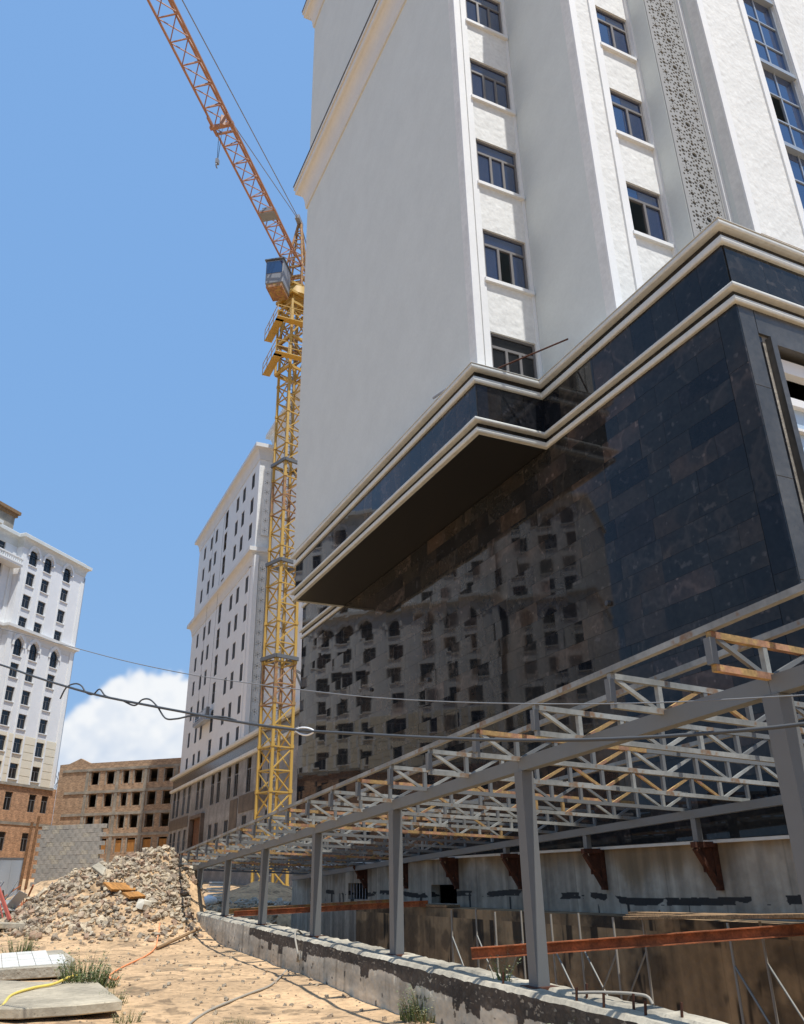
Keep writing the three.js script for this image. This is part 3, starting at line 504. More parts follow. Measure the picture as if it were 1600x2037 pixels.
  const ph = part('roof_house', [F.box(-26, -13.2, 41.5, 44.2, -8, -1.2)], M.concrete, B); part('roof_house_eave', [F.box(-26.4, -12.7, 44.2, 44.6, -8.4, -.8), F.box(-26.2, -12.95, 43.8, 44.2, -8.2, -1.0)], M.woodGrey, ph);
  part('downpipe', F.box(-.02, .1, 13, 40, .02, .14), M.frameGrey, B);
}

// ---------- brick building: raw frame with brick infill ----------
{
  const B = thing('brick_building', 'raw four-storey brick building with bare concrete frame and empty window openings', 'building');
  const F = facade(6.42, -114.9, -LDx, -LDz);
  const cols = [5.3, 7.5, 9.7, 11.4, 13.5, 15.6], rows = [13.5, 10.9, 8.4, 5.75], holes = [];
  rows.forEach((y, r) => cols.forEach((t, c) => { if (r === 3 && c === 0) return; holes.push([t, y - .75, c === 2 ? .85 : 1.1, 1.5]); }));
  const s = new THREE.Shape(); s.moveTo(.0, -1); s.lineTo(19, -1); s.lineTo(19, 15.35); s.lineTo(4.4, 15.35); s.lineTo(2.9, 16.0); s.lineTo(1.3, 15.4); s.lineTo(0, 15.35); s.lineTo(0, -1);
  for (const [u, y, w, h] of holes) { const p = new THREE.Path(); p.moveTo(u - w / 2, y); p.lineTo(u + w / 2, y); p.lineTo(u + w / 2, y + h); p.lineTo(u - w / 2, y + h); p.lineTo(u - w / 2, y); s.holes.push(p); }
  const wg = new THREE.ExtrudeGeometry(s, { depth: .4, bevelEnabled: false }).translate(0, 0, -.4);
  part('wall', F.put(boxUV(wg)), M.brick, B);
  for (const y of [14.35, 11.72, 9.15, 6.75]) part('floor_beam', F.box(y > 14 ? .6 : 1.2, 19, y, y + .3, .0005, .1), M.concrete, B);
  for (const t of [4.25, 8.55, 12.45, 16.65]) part('column', F.box(t - .2, t + .2, -1, 14.35, .0008, .07), M.concrete, B);
  for (const [u, y, w, h] of holes) part('opening_frame', [F.box(u - w / 2 - .16, u - w / 2, y - .1, y + h, .001, .035), F.box(u + w / 2, u + w / 2 + .16, y - .1, y + h, .001, .035)], M.concrete, B);
  for (const t of cols.slice(1)) part('opening_board', F.box(t - .5, t + .5, 5.0, 6.3, -.12, -.08), M.ochre, B);
  for (const y of [4.4, 6.9, 9.3, 11.9, 14.5]) part('floor_slab', F.box(.1, 18.9, y - .2, y, -9, -.42), M.concrete, B);
  part('roof', F.box(0, 19, 14.8, 15.1, -9, -.42), M.concrete, B);
  part('back_wall', [F.box(0, 19, -1, 15.1, -9.4, -9), F.box(-.02, .3, -1, 15.1, -9, -.42), F.box(18.7, 19, -1, 15.1, -9, -.42)], M.brick, B);
  const rb = []; for (let i = 0; i < 10; i++) rb.push(rod(F.at(-.9 - rnd() * 1.0, 12.6, -1 - rnd() * 2), F.at(-.9 - rnd() * 1.0, 13.9 + rnd() * 1.1, -1 - rnd() * 2), .03, 4));
  part('rebar', rb, M.craneGrey, B);
}

// ---------- tower crane ----------
{
  const cx = 14.31, cz = -47.9, g0 = groundY(cx, cz), S = .68, TOP = 41.6;
  const C = thing('tower_crane', 'yellow lattice tower crane with an orange jib reaching over the site', 'crane', [cx, 0, cz]);
  const A0 = 27 * D2R, corner = k => { const a = A0 + k * Math.PI / 2; return V(Math.cos(a) * S * 1.414, 0, Math.sin(a) * S * 1.414); };
  const P = (k, y) => corner(k % 4).setY(y);
  const sec = 2.5; let n = 0;
  part('footing', box(-1.6, 1.6, g0 - 1, g0 + .25, -1.6, 1.6), M.concrete, C);
  for (let y = g0 + .25; y < TOP - .1; y += sec, n++) {
    const y1 = Math.min(TOP, y + sec), ym = (y + y1) / 2, g = [];
    for (let k = 0; k < 4; k++) { g.push(bar(P(k, y), P(k, y1), .16)); for (const q of [y + .06, ym]) g.push(bar(P(k, q), P(k + 1, q), .08)); g.push(bar(P(k, y + .06), P(k + 1, ym), .07), bar(P(k + 1, ym), P(k, y1), .07)); }
    for (let k = 0; k < 4; k++) g.push(bar(P(k, y - .1).multiplyScalar(1).setY(y + .02), P(k, y + .22), .22));
    const m = part('mast_section', g, n % 5 === 4 ? M.rustGold : M.craneYellow, C);
    const lad = []; for (const x of [-.18, .18]) lad.push(bar(V(x - .2, y, .25), V(x - .2, y1, .25), .04)); for (let q = y + .1; q < y1; q += .3) lad.push(bar(V(-.38, q, .25), V(-.02, q, .25), .03)); part('ladder', lad, M.craneGrey, m);
  }
  // wall ties
  for (const y of [14.0, 20.2, 27.4]) { const g = []; for (let k = 0; k < 4; k++) { const a = P(k, y).multiplyScalar(1.18).setY(y), b = P(k + 1, y).multiplyScalar(1.18).setY(y); g.push(bar(a, b, .16, .22)); } const t = part('tie_collar', g, M.frameDark, C); part('tie_rod', [bar(V(.9, y, -.4), V(19.2 - cx, y, -9.5), .12), bar(V(.7, y, -.9), V(19.2 - cx, y, -6.2), .12), bar(V(.9, y, -.4), V(19.2 - cx, y - .1, -12.5), .1)], M.frameDark, t); }
  // climbing frame and platforms round the top of the mast
  const ring = (y, r, h = .12) => { const g = []; for (let k = 0; k < 4; k++) g.push(bar(P(k, y).multiplyScalar(r).setY(y), P(k + 1, y).multiplyScalar(r).setY(y), .12, h)); return g; };
  { const g = []; for (let k = 0; k < 4; k++) g.push(bar(P(k, 34.8).multiplyScalar(1.28).setY(34.8), P(k, 40.6).multiplyScalar(1.28).setY(40.6), .15)); for (const y of [34.8, 37.4, 40.4]) g.push(...ring(y, 1.28, .2)); for (let k = 0; k < 4; k++) { g.push(bar(P(k, 35).multiplyScalar(1.28).setY(35), P(k + 1, 37.3).multiplyScalar(1.28).setY(37.3), .09), bar(P(k + 1, 37.5).multiplyScalar(1.28).setY(37.5), P(k, 40.3).multiplyScalar(1.28).setY(40.3), .09)); } const cf = part('climbing_frame', g, M.craneYellow, C);
    const pl = []; for (const y of [35.2, 38.2]) { pl.push(box(-1.8, -1.25, y, y + .06, -1.5, 1.5), box(-1.8, 1.7, y, y + .06, 1.25, 1.8)); for (const q of [.5, 1.0]) pl.push(bar(V(-1.8, y + q, -1.5), V(-1.8, y + q, 1.8), .04), bar(V(-1.8, y + q, 1.8), V(1.7, y + q, 1.8), .04)); for (const z of [-1.5, -.4, .7, 1.8]) pl.push(bar(V(-1.8, y, z), V(-1.8, y + 1, z), .04)); for (const x of [-.9, .3, 1.7]) pl.push(bar(V(x, y, 1.8), V(x, y + 1, 1.8), .04)); part('work_platform', pl.splice(0), M.craneYellow, cf); } }
  part('slewing_ring', [new THREE.CylinderGeometry(1.15, 1.25, .7, 20).translate(0, 41.6, 0), ...ring(41.2, 1.5, .2), ...ring(42.1, 1.35, .2)], M.craneYellow, C);
  // cab, hung on the jib side
  const cab = part('cab', boxUV(new RoundedBoxGeometry(1.35, 2.1, 1.7, 1, .08)), M.craneGrey, C); const ca = 142.5 * D2R; cab.position.set(-1.75, 42.0, 1.15); cab.rotation.y = -.62;
  part('cab_window', box(-.6, .6, -.15, .9, .852, .87), M.glass, cab); part('cab_window', box(-.70, -.68, -.15, .9, -.7, .7), M.glass, cab); part('cab_roof', box(-.74, .74, 1.05, 1.14, -.95, .95), M.frameDark, cab); part('cab_base', box(-.6, .6, -1.35, -1.05, -.8, .8), M.rustGold, cab);
  // slewing tower and apex
  const dir = V(Math.sin(-142.5 * D2R), 0, -Math.cos(-142.5 * D2R)), side = V(-dir.z, 0, dir.x);
  const at = (a, y, s) => dir.clone().multiplyScalar(a).addScaledVector(side, s).setY(y);
  { const g = []; for (const s of [-.65, .65]) for (const a of [-.65, .65]) { g.push(bar(at(a, 42.2, s), at(a, 44.2, s), .18)); g.push(bar(at(a, 44.2, s), at(-.15, 49.2, s * .16), .13)); } for (let i = 0; i < 5; i++) { const t = i / 5, t2 = (i + 1) / 5, L = (t, a, s) => at(lerp(a, -.15, t), lerp(44.2, 49.2, t), lerp(s, s * .16, t)); for (const s of [-.65, .65]) { g.push(bar(L(t, -.65, s), L(t2, .65, s), .07), bar(L(t, .65, s), L(t, -.65, s), .07)); } for (const a of [-.65, .65]) g.push(bar(L(t, a, -.65), L(t, a, .65), .07), bar(L(t, a, -.65), L(t2, a, .65), .06)); } for (const y of [42.5, 43.2, 44.1]) { g.push(bar(at(-.65, y, -.65), at(.65, y, -.65), .12), bar(at(-.65, y, .65), at(.65, y, .65), .12), bar(at(-.65, y, -.65), at(-.65, y, .65), .12), bar(at(.65, y, -.65), at(.65, y, .65), .12)); } part('apex_tower', g, M.rustGold, C); part('apex_head', [bar(at(.5, 49.3, 0), at(-.5, 49.15, 0), .35, .4)], M.craneGrey, C); }
  // jib sections: two bottom chords, one top chord
  const JY = 44.1, JL = 46, W = .62, JH = 1.15, st = 1.45; let mats = 0;
  for (let a0 = .65; a0 < JL; a0 += st * 4) {
    const g = [], a1 = Math.min(JL, a0 + st * 4); for (const s of [-W, W]) g.push(bar(at(a0, JY, s), at(a1, JY, s), .11)); g.push(bar(at(a0, JY + JH, 0), at(a1, JY + JH, 0), .13));
    for (let a = a0; a < a1 - .1; a += st) { const m = a + st / 2; for (const s of [-W, W]) g.push(bar(at(a, JY, s), at(m, JY + JH, 0), .06), bar(at(m, JY + JH, 0), at(a + st, JY, s), .06)); g.push(bar(at(a, JY, -W), at(a, JY, W), .06), bar(at(a, JY, -W), at(a + st, JY, W), .05)); }
    part('jib_section', g, M.craneOrange, C);
  }
  part('jib_tie', rod(at(-.1, 49.4, 0), at(34, JY + JH, 0), .035, 6), M.craneGrey, C); part('jib_tie', rod(at(-.1, 49.3, 0), at(14, JY + JH, 0), .03, 6), M.craneGrey, C);
  { const g = []; for (const s of [-.7, .7]) g.push(bar(at(-.65, JY, s), at(-13, JY, s), .2, .3)); for (let a = -1; a > -13; a -= 1.5) g.push(bar(at(a, JY, -.7), at(a, JY, .7), .1)); const cj = part('counter_jib', g, M.craneYellow, C); part('counterweight', [bar(at(-10.6, JY - .9, 0), at(-12.6, JY - .9, 0), 1.3, 2.0)], M.concrete, cj); part('counter_tie', rod(at(-.3, 49.3, 0), at(-11, JY + .1, 0), .04), M.craneGrey, cj); }
  const tr = part('trolley', [bar(at(13.2, JY - .12, -W), at(14.6, JY - .12, -W), .14), bar(at(13.2, JY - .12, W), at(14.6, JY - .12, W), .14), bar(at(13.9, JY - .2, -W - .15), at(13.9, JY - .2, W + .15), .22), bar(at(13.3, JY - .1, -W), at(13.3, JY - .1, W), .12), bar(at(14.5, JY - .25, -.35), at(14.5, JY - 1.0, -.35), .3)], M.craneOrange, C);
  part('hoist_rope', [rod(at(14.0, JY - .2, -.12), at(14.0, JY - 3.2, -.02), .018, 5), rod(at(14.0, JY - .2, .12), at(14.0, JY - 3.2, .02), .018, 5)], M.wire, tr);
  const hk = []; for (let i = 0; i <= 10; i++) { const a = -.4 + i / 10 * 4; hk.push(at(14.0 + Math.sin(a) * .13, JY - 3.65 + Math.cos(a) * .13, 0)); }
  part('hook_block', [bar(at(13.88, JY - 3.3, 0), at(14.12, JY - 3.3, 0), .16, .34), tube(hk, .04, 16, 5)], M.craneGrey, tr);
  part('jib_platform', [bar(at(6.0, JY + .1, -W), at(6.0, JY + .1, W), .8, .3), bar(at(6.0, JY + .35, -.3), at(6.0, JY + .35, .4), .5, .5)], M.craneGrey, C);
}

// ---------- steel canopy over the ramp ----------
const yF = d => 2.955 - .039 * d, yR = d => 2.74 - .039 * d;  // underside of front and rear beam
{
  const C = thing('steel_canopy_frame', 'unfinished grey steel canopy of lattice trusses on posts over the ramp', 'canopy');
  const rowD = []; for (let k = -1; k < 8; k++) rowD.push(4.31 + 3.6 * k);
  const RX = 9.62;
  const ibeam = (a, b, w, h) => [bar(a, b, w * .14, h - .02), bar(a.clone().setY(a.y + h / 2 - .008), b.clone().setY(b.y + h / 2 - .008), w, .016), bar(a.clone().setY(a.y - h / 2 + .008), b.clone().setY(b.y - h / 2 + .008), w, .016)];
  for (let i = 0; i < rowD.length - 1; i++) { const d0 = rowD[i], d1 = rowD[i + 1] - .004; part('front_beam', [bar(V(lineX(WA, d0), yF(d0) + .07, -d0), V(lineX(WA, d1), yF(d1) + .07, -d1), .12, .14)], M.beam, C); }
  part('rear_beam', [bar(V(RX, yR(.5) + .06, -.5), V(RX, yR(29.5) + .06, -29.5), .11, .12)], M.beam, C);
  rowD.forEach((d, i) => {
    const x = lineX(WA, d), y0 = Math.min(d < WALL_END ? .45 + .0165 * d : groundY(x, -d), 1.2);
    const c = part('post', bar(V(x, y0, -d), V(x, yF(d) - .002, -d), .15), M.steelDark, C); part('base_plate', box(x - .14, x + .14, y0 - .02, y0 + .014, -d - .14, -d + .14), M.rustDark, c);
  });
  for (let i = 0; i < 8; i++) { const d = 10.05 + 2.72 * (i - 2); if (d < 2) continue; const p = part('rear_post', bar(V(RX, 2.02, -d), V(RX, yR(d), -d), .10), M.beam, C);
    part('wall_bracket', [bar(V(9.5, 1.98, -d), V(9.93, 1.98, -d), .1, .08), bar(V(9.9, 1.98, -d), V(9.9, 1.35, -d), .07, .1), bar(V(9.54, 1.93, -d), V(9.9, 1.38, -d), .09, .06), box(9.64, 9.89, 1.6, 1.95, -d - .008, -d + .008)], M.rustDark, p); }
  const ws = [M.steel, M.steel, M.steel, M.steelDark, M.rustGold], AE = 4.41, NB = 10, TD = .27;
  for (let k = -3; k <= 20; k++) {
    const d = 4.30 + 1.2 * k, x0 = lineX(AE, d), x1 = 9.78, yb0 = yF(d) + .14 - .012, yb1 = yR(d) + .12;
    const L = t => V(lerp(x0, x1, t), lerp(yb0, yb1, t) + .025, -d), U = t => L(t).setY(lerp(yb0, yb1, t) + TD);
    const pick = () => ws[Math.floor(rnd() * ws.length)];
    const sp = .34 + .3 * rnd(), T0 = part('truss', bar(U(0), U(sp), .05), k % 3 === 0 ? M.rustGold : M.steel, C);
    part('top_chord', bar(U(sp + .0005), U(1), .05), pick(), T0); part('bottom_chord', bar(L(0), L(1), .05), pick(), T0);
    for (let b = 0; b <= NB; b++) part('strut', bar(L(b / NB).setY(L(b / NB).y + .025), U(b / NB).setY(U(b / NB).y - .025), b ? .045 : .06), b && rnd() < .3 ? pick() : M.steelDark, T0);
    for (let b = 0; b < NB; b++) { const e = b % 2; part('diagonal', bar((e ? L : U)((b + .06) / NB), (e ? U : L)((b + .94) / NB), .035), pick(), T0); }
  }
  for (const [o, dy] of [[.02, TD + .05], [.62, TD + .05]]) { const pts = []; part('purlin', bar(V(lineX(AE, .7) + o, yF(.7) + .13 + dy, -.7), V(lineX(AE, 28.5) + o, yF(28.5) + .13 + dy, -28.5), .06, .05), M.steel, C); }
  part('purlin', bar(V(7.4, lerp(yF(.7), yR(.7), .5) + .13 + TD + .05, -.7), V(7.55, lerp(yF(28.5), yR(28.5), .5) + .13 + TD + .05, -28.5), .06, .05), M.steel, C);
}

// ---------- concrete walls of the ramp ----------
const topY = d => .45 + .0165 * d;
T.lowWall = tex(2048, 128, (u, v) => {
  const d = u * 32, t = 1 - v, n = fbm(d * 1.2, t * 6, 301, 4), f = fbm(d * 14, t * 30, 305, 3), streak = fbm(d * 7, t * 1.2, 309, 3), drip = fbm(d * 3.2, 3, 313, 3);
  let k = .76 + (n - .5) * .30 + (f - .5) * .14 - sstep(.55, .75, streak) * .12; let c = [k, k * .965, k * .89];
  const edge = .20 + (fbm(d * .9, 1, 317, 3) - .5) * .10 + sstep(.62, .72, drip) * .12;
  const tar = (d < 18.6 ? 1 : 0) * (t < edge + (f - .5) * .04 ? 1 : 0) * (f > .28 ? 1 : .35);
  const q = .26 + (n - .5) * .20 + (f - .5) * .16; if (tar > 0) c = c.map((x, i) => lerp(x, q * [1, .90, .80][i], tar));
  if (fbm(d * 9, t * 9, 321, 3) > .735 && t > .3) c = c.map(x => x * .55);
  return c;
}, [32, 1]);
T.ramp = tex(2048, 512, (u, v) => {
  const z = u * 32, y = v * 5.4 - 3.4, n = fbm(z * .6, y * .8, 331, 5), f = fbm(z * 9, y * 9, 335, 4), st = fbm(z * 5.5, y * .35, 339, 4), jt = (z % 1.22) < .03 ? .07 : 0;
  let k = .66 + (n - .5) * .26 + (f - .5) * .12 + (st - .5) * .36 - jt; let c = [k, k * .975, k * .925];
  const br = sstep(1.55, 1.95, y + (fbm(z * 1.1, 2, 343, 4) - .5) * 1.1) * .75; c = [lerp(c[0], .50 * (.7 + st * .6), br), lerp(c[1], .43 * (.7 + st * .6), br), lerp(c[2], .33 * (.7 + st * .6), br)];
  const bt = fbm(z * 1.5, y * 4, 347, 4), band = Math.exp(-(((y - 1.20 - (fbm(z * .4, 7, 349, 2) - .5) * .25) / .07) ** 2)); if ((bt > .54 && band > .55) || (fbm(z * 4, 3, 351, 2) > .68 && y < 1.2 && y > .95 && fbm(z * 6, y * 2, 353, 2) > .5)) c = [.2, .2, .205];
  return c;
}, [32, 5.4]);
T.ledge = tex(2048, 512, (u, v) => {
  const z = u * 32, y = v * 4.2, n = fbm(z * .5, y * .6, 361, 5), f = fbm(z * 9, y * 9, 365, 4), st = fbm(z * 6, y * .3, 369, 4), jt = (z % 1.24) < .02 ? .06 : 0;
  let k = .60 + (n - .5) * .34 + (f - .5) * .14 + (st - .5) * .30 - jt; let c = [k * 1.0, k * .86, k * .67];
  const dr = fbm(z * 4.2, y * .5, 373, 3), low = fbm(z * .7, y * .9, 377, 4); { const w = sstep(.60, .68, dr) * sstep(.46, .56, fbm(z * 1.5, y * 2.2, 379, 3)); c = c.map(x => x * lerp(1, .40, w)); } { const w = sstep(.52, .66, fbm(z * 1.3, y * 1.6, 383, 5)); c = c.map(x => x * lerp(1, .72, w)); } if (low > .58 && y < 2.6) c = c.map(x => x * lerp(1, .5, sstep(.58, .72, low + (f - .5) * .25)));
  return c;
}, [32, 4.2]);
{
  const W = thing('low_concrete_wall', 'low chipped concrete wall with a dark tar-stained strip along the sandy ground', 'wall');
  const pos = [], uv = [], tp = [], tuv = []; const N = 330, d0 = .3, th = .58;
  const rows = []; for (let i = 0; i <= N; i++) { const d = lerp(d0, WALL_END, i / N), xo = lineX(WA - .3, d), c = (fbm(d * 6, 1, 401, 4) - .5), e = (fbm(d * 13, 5, 405, 3) - .5); const ty = topY(d) + c * .02; rows.push({ d, xo, ty, c, e }); }
  const quad = (P, U, a, b, c, dd, ua, ub, uc, ud) => { P.push(...a, ...b, ...c, ...a, ...c, ...dd); U.push(...ua, ...ub, ...uc, ...ua, ...uc, ...ud); };
  for (let i = 0; i < N; i++) { const a = rows[i], b = rows[i + 1];
    const pf = (r, k) => [[r.xo + .012 * r.e, -1.2, -r.d], [r.xo + .02 * r.c, r.ty - .28, -r.d], [r.xo + .015 + .05 * Math.max(0, r.e), r.ty - .03 - .05 * Math.abs(r.e), -r.d], [r.xo + .05 + .07 * Math.abs(r.e), r.ty, -r.d], [r.xo + .22, r.ty + .005 + .015 * r.e, -r.d], [r.xo + .25, r.ty - .04, -r.d], [r.xo + .28, r.ty - .04, -r.d], [r.xo + .33, r.ty + .005 + .025 * r.e, -r.d], [r.xo + .50, r.ty + .005 + .03 * r.c, -r.d], [r.xo + th, r.ty - .06, -r.d], [r.xo + th, -3.4, -r.d]][k];
    for (let k = 0; k < 10; k++) { const A = pf(a, k), Bq = pf(b, k), Cq = pf(b, k + 1), Dq = pf(a, k + 1); const top = k >= 2 && k < 9; const f = r => p => top ? [p[0], p[2]] : [r.d, p[1] - r.ty]; quad(top ? tp : pos, top ? tuv : uv, A, Bq, Cq, Dq, f(a)(A), f(b)(Bq), f(b)(Cq), f(a)(Dq)); } }
  const mk = (p, u) => { const g = new THREE.BufferGeometry(); g.setAttribute('position', new THREE.Float32BufferAttribute(p, 3)); g.setAttribute('uv', new THREE.Float32BufferAttribute(u, 2)); g.computeVertexNormals(); return g; };
  part('wall_face', mk(pos, uv), std({ color: lin(1.0, .95, .85), map: T.lowWall, bumpMap: T.concreteB, bumpScale: .01 }), W);
  part('wall_top', mk(tp, tuv), M.concretePale, W);
  part('wall_end', box(lineX(WA - .29, WALL_END), lineX(WA - .3, WALL_END) + th, -1, topY(WALL_END) - .01, -WALL_END - .03, -WALL_END + .001), M.concrete, W);
  const ab = []; for (const [d, o] of [[7.0, .1], [7.15, .32], [6.6, .1], [6.45, .3], [6.1, .14], [5.9, .34], [7.9, .36], [8.3, .1]]) ab.push(rod(V(lineX(WA - .3, d) + o, topY(d) - .05, -d), V(lineX(WA - .3, d) + o + .01, topY(d) + .11, -d + .01), .012, 6)); ab.forEach(g => part('anchor_bolt', g, M.rustDark, W));
}
{
  const F = facade(9.95, 0, -1, 0);
  const W = thing('ramp_wall', 'tall streaked grey concrete ramp wall under the black podium', 'wall');
  const g = panel(-30.5, 1.5, -3.4, 2.0, [[-18.95, 1.03, 1.3, .41], [-24.35, 1.06, 1.5, .43]], .24); const u = g.attributes.uv; for (let i = 0; i < u.count; i++) u.setY(i, u.getY(i) + 3.4);
  part('wall_face', F.put(g), std({ color: lin(.80, .76, .68), map: T.ramp, bumpMap: T.concreteB, bumpScale: .008 }), W);
  part('coping', box(9.86, 10.02, 2.0, 2.045, -30.5, 1.5), M.limestone, W);
  const bars = []; for (let z = -24.95; z < -23.7; z += .22) bars.push(rod(V(9.99, 1.06, z), V(9.99, 1.49, z), .02, 5)); part('vent_bars', bars, M.craneGrey, W);
}
{
  const F = facade(9.35, 0, -1, 0); const g = panel(-23, 1.5, -3.4, .98, [], .58); const u = g.attributes.uv; for (let i = 0; i < u.count; i++) u.setY(i, u.getY(i) + 3.4);
  solo('ramp_ledge_wall', F.put(g), std({ color: lin(.85, .78, .68), map: T.ledge, bumpMap: T.concreteB, bumpScale: .01 }), 'brown board-marked concrete ledge wall below the streaked ramp wall', 'wall');
}
{ // scaffold in the ramp pit, boards and loose steel
  const mk = (z0, z1, x, lab) => { const S = thing('tube_scaffold', lab, 'scaffold', [0, 0, 0], 'scaffold frames in the ramp'); const xs = [x, x + .55]; for (const q of xs) for (const z of [z0, z1]) part('standard', rod(V(q, -3.1, z), V(q, 1.02, z), .018, 6), M.hosePale, S); for (const q of xs) { part('brace', rod(V(q, .55, z0), V(q, -1.4, z1), .016, 5), M.steel, S); part('brace', rod(V(q, -1.4, z0), V(q, .55, z1), .016, 5), M.steel, S); } for (const y of [-.6, -1.4]) for (const z of [z0, z1]) part('ledger', rod(V(xs[0], y, z), V(xs[1], y, z), .018, 5), M.steel, S); };
  mk(-12.45, -10.85, 8.5, 'thin tube scaffold frame carrying the boards in the ramp pit'); mk(-15.7, -14.05, 8.4, 'thin tube scaffold frame standing free behind the canopy post in the ramp pit'); mk(-8.6, -7.2, 8.5, 'thin tube scaffold frame under the outer end of the board walk');
  for (const [i, lab] of ['pale plank of the scaffold board walk nearest the ledge wall', 'middle pale plank of the scaffold board walk', 'pale plank on the outer edge of the scaffold board walk'].entries()) { const p = solo('scaffold_plank', rbox(.19, .045, 4.1 - i * .25, .006), i === 1 ? M.woodGrey : M.wood, lab, 'plank', 'scaffold planks'); p.position.set(8.98 - i * .205, 1.075 + i * .003, -8.95 + i * .09); p.rotation.set(-.012 * (i + 1), .012 * (i - 1), 0); }
  const ch = (p, q, s) => [bar(p, q, s, .012), bar(p.clone().add(V(0, -.01, 0)).setX(p.x - s / 2 + .006), q.clone().add(V(0, -.01, 0)).setX(q.x - s / 2 + .006), .012, s * .5), bar(p, q, .014, s)];
  const chan = (name, p, q, h, lab, mat) => { const d = q.clone().sub(p).normalize(), n = V(-d.z, 0, d.x); const w = h * .45, up = V(0, 1, 0).addScaledVector(d, -d.y).normalize(); const off = (a, b) => v => v.clone().addScaledVector(n, a).addScaledVector(up, b); const f0 = off(0, 0), f1 = off(w / 2, h / 2 - .006), f2 = off(w / 2, -h / 2 + .006); return solo(name, merge([bar(f0(p), f0(q), .012, h), bar(f1(p), f1(q), w, .012), bar(f2(p), f2(q), w, .012)]), mat, lab, 'beam'); };
  chan('steel_channel', V(5.45, topY(9.7) + .15, -9.72), V(9.3, 1.0, -7.45), .125, 'long rust-orange steel channel bridging the ramp pit past the canopy post', M.rust);
  chan('steel_channel', V(5.6, topY(21.5) + .08, -21.6), V(9.4, 1.06, -18.7), .12, 'rusty steel channel bridging the far end of the ramp pit', M.rust);
  chan('steel_channel', V(5.8, topY(22.5) + .07, -23.1), V(9.4, 1.06, -20.8), .12, 'second rusty channel lying behind the other at the far end of the pit', M.rustGold);
  const b = solo('plank', rbox(.35, .05, 5.2, .006), M.woodGrey, 'grey plank lying along the ledge below the vent opening', 'plank'); b.position.set(9.5, 1.012, -20.3); b.rotation.y = .01;
  solo('bent_pipe', tube([V(5.12, .60, -7.25), V(5.22, .625, -6.95), V(5.34, .635, -6.62), V(5.38, .62, -6.5), V(5.385, .57, -6.46)], .014, 30, 7), M.hosePale, 'bent pale pipe end lying on the chipped wall top', 'pipe');
}

// ---------- rubble pile ----------
function chunk(s, sx, sy, sz, rough = .22) { const g = new THREE.BoxGeometry(1, 1, 1, 2, 2, 2); const p = g.attributes.position; for (let i = 0; i < p.count; i++) { const x = p.getX(i), y = p.getY(i), z = p.getZ(i), k = 1 - (Math.abs(x) + Math.abs(y) + Math.abs(z) - .5) * .16; const h = a => hash(Math.round(x * 2) + 5, Math.round(y * 2) * 7 + Math.round(z * 2) * 31 + 90, s + a) - .5; p.setXYZ(i, (x * k + h(1) * rough) * sx, (y * k + h(2) * rough) * sy, (z * k + h(3) * rough) * sz); } const n = g.toNonIndexed(); n.computeVertexNormals(); return boxUV(n); }
const rubbleMat = [[.80, .67, .50], [.82, .72, .57], [.62, .54, .43], [.58, .41, .30], [.44, .36, .28], [.88, .76, .58], [.70, .55, .41]].map(c => std({ color: lin(...c), map: T.concrete, bumpMap: T.concreteB, bumpScale: .01 }));
const variants = [chunk(1, 1, .6, .55), chunk(2, 1, .45, .7), chunk(3, .8, .7, .75, .4), chunk(4, 1.1, .28, .7), chunk(5, .9, .55, .5, .35)];
function pileSpot() { const c = pileC[[1, 1, 1, 1, 2, 2, 2, 3, 3, 4, 5, 0][Math.floor(rnd() * 12)]]; const a = rnd() * 6.283, r = Math.sqrt(rnd()) * c[2] * 1.12; return [c[0] + Math.cos(a) * r, c[1] + Math.sin(a) * r]; }
function instances(name, geo, mat, list, label, cat) { const im = fin(new THREE.InstancedMesh(geo, mat, list.length)); im.name = numbered(name); list.forEach(([p, q, s], i) => im.setMatrixAt(i, new THREE.Matrix4().compose(p, q, s))); im.userData.kind = 'stuff'; tag(im, label, cat); scene.add(im); return im; }
const rq = () => new THREE.Quaternion().setFromEuler(new THREE.Euler(rr(-.9, .9), rr(0, 6.28), rr(-.9, .9)));
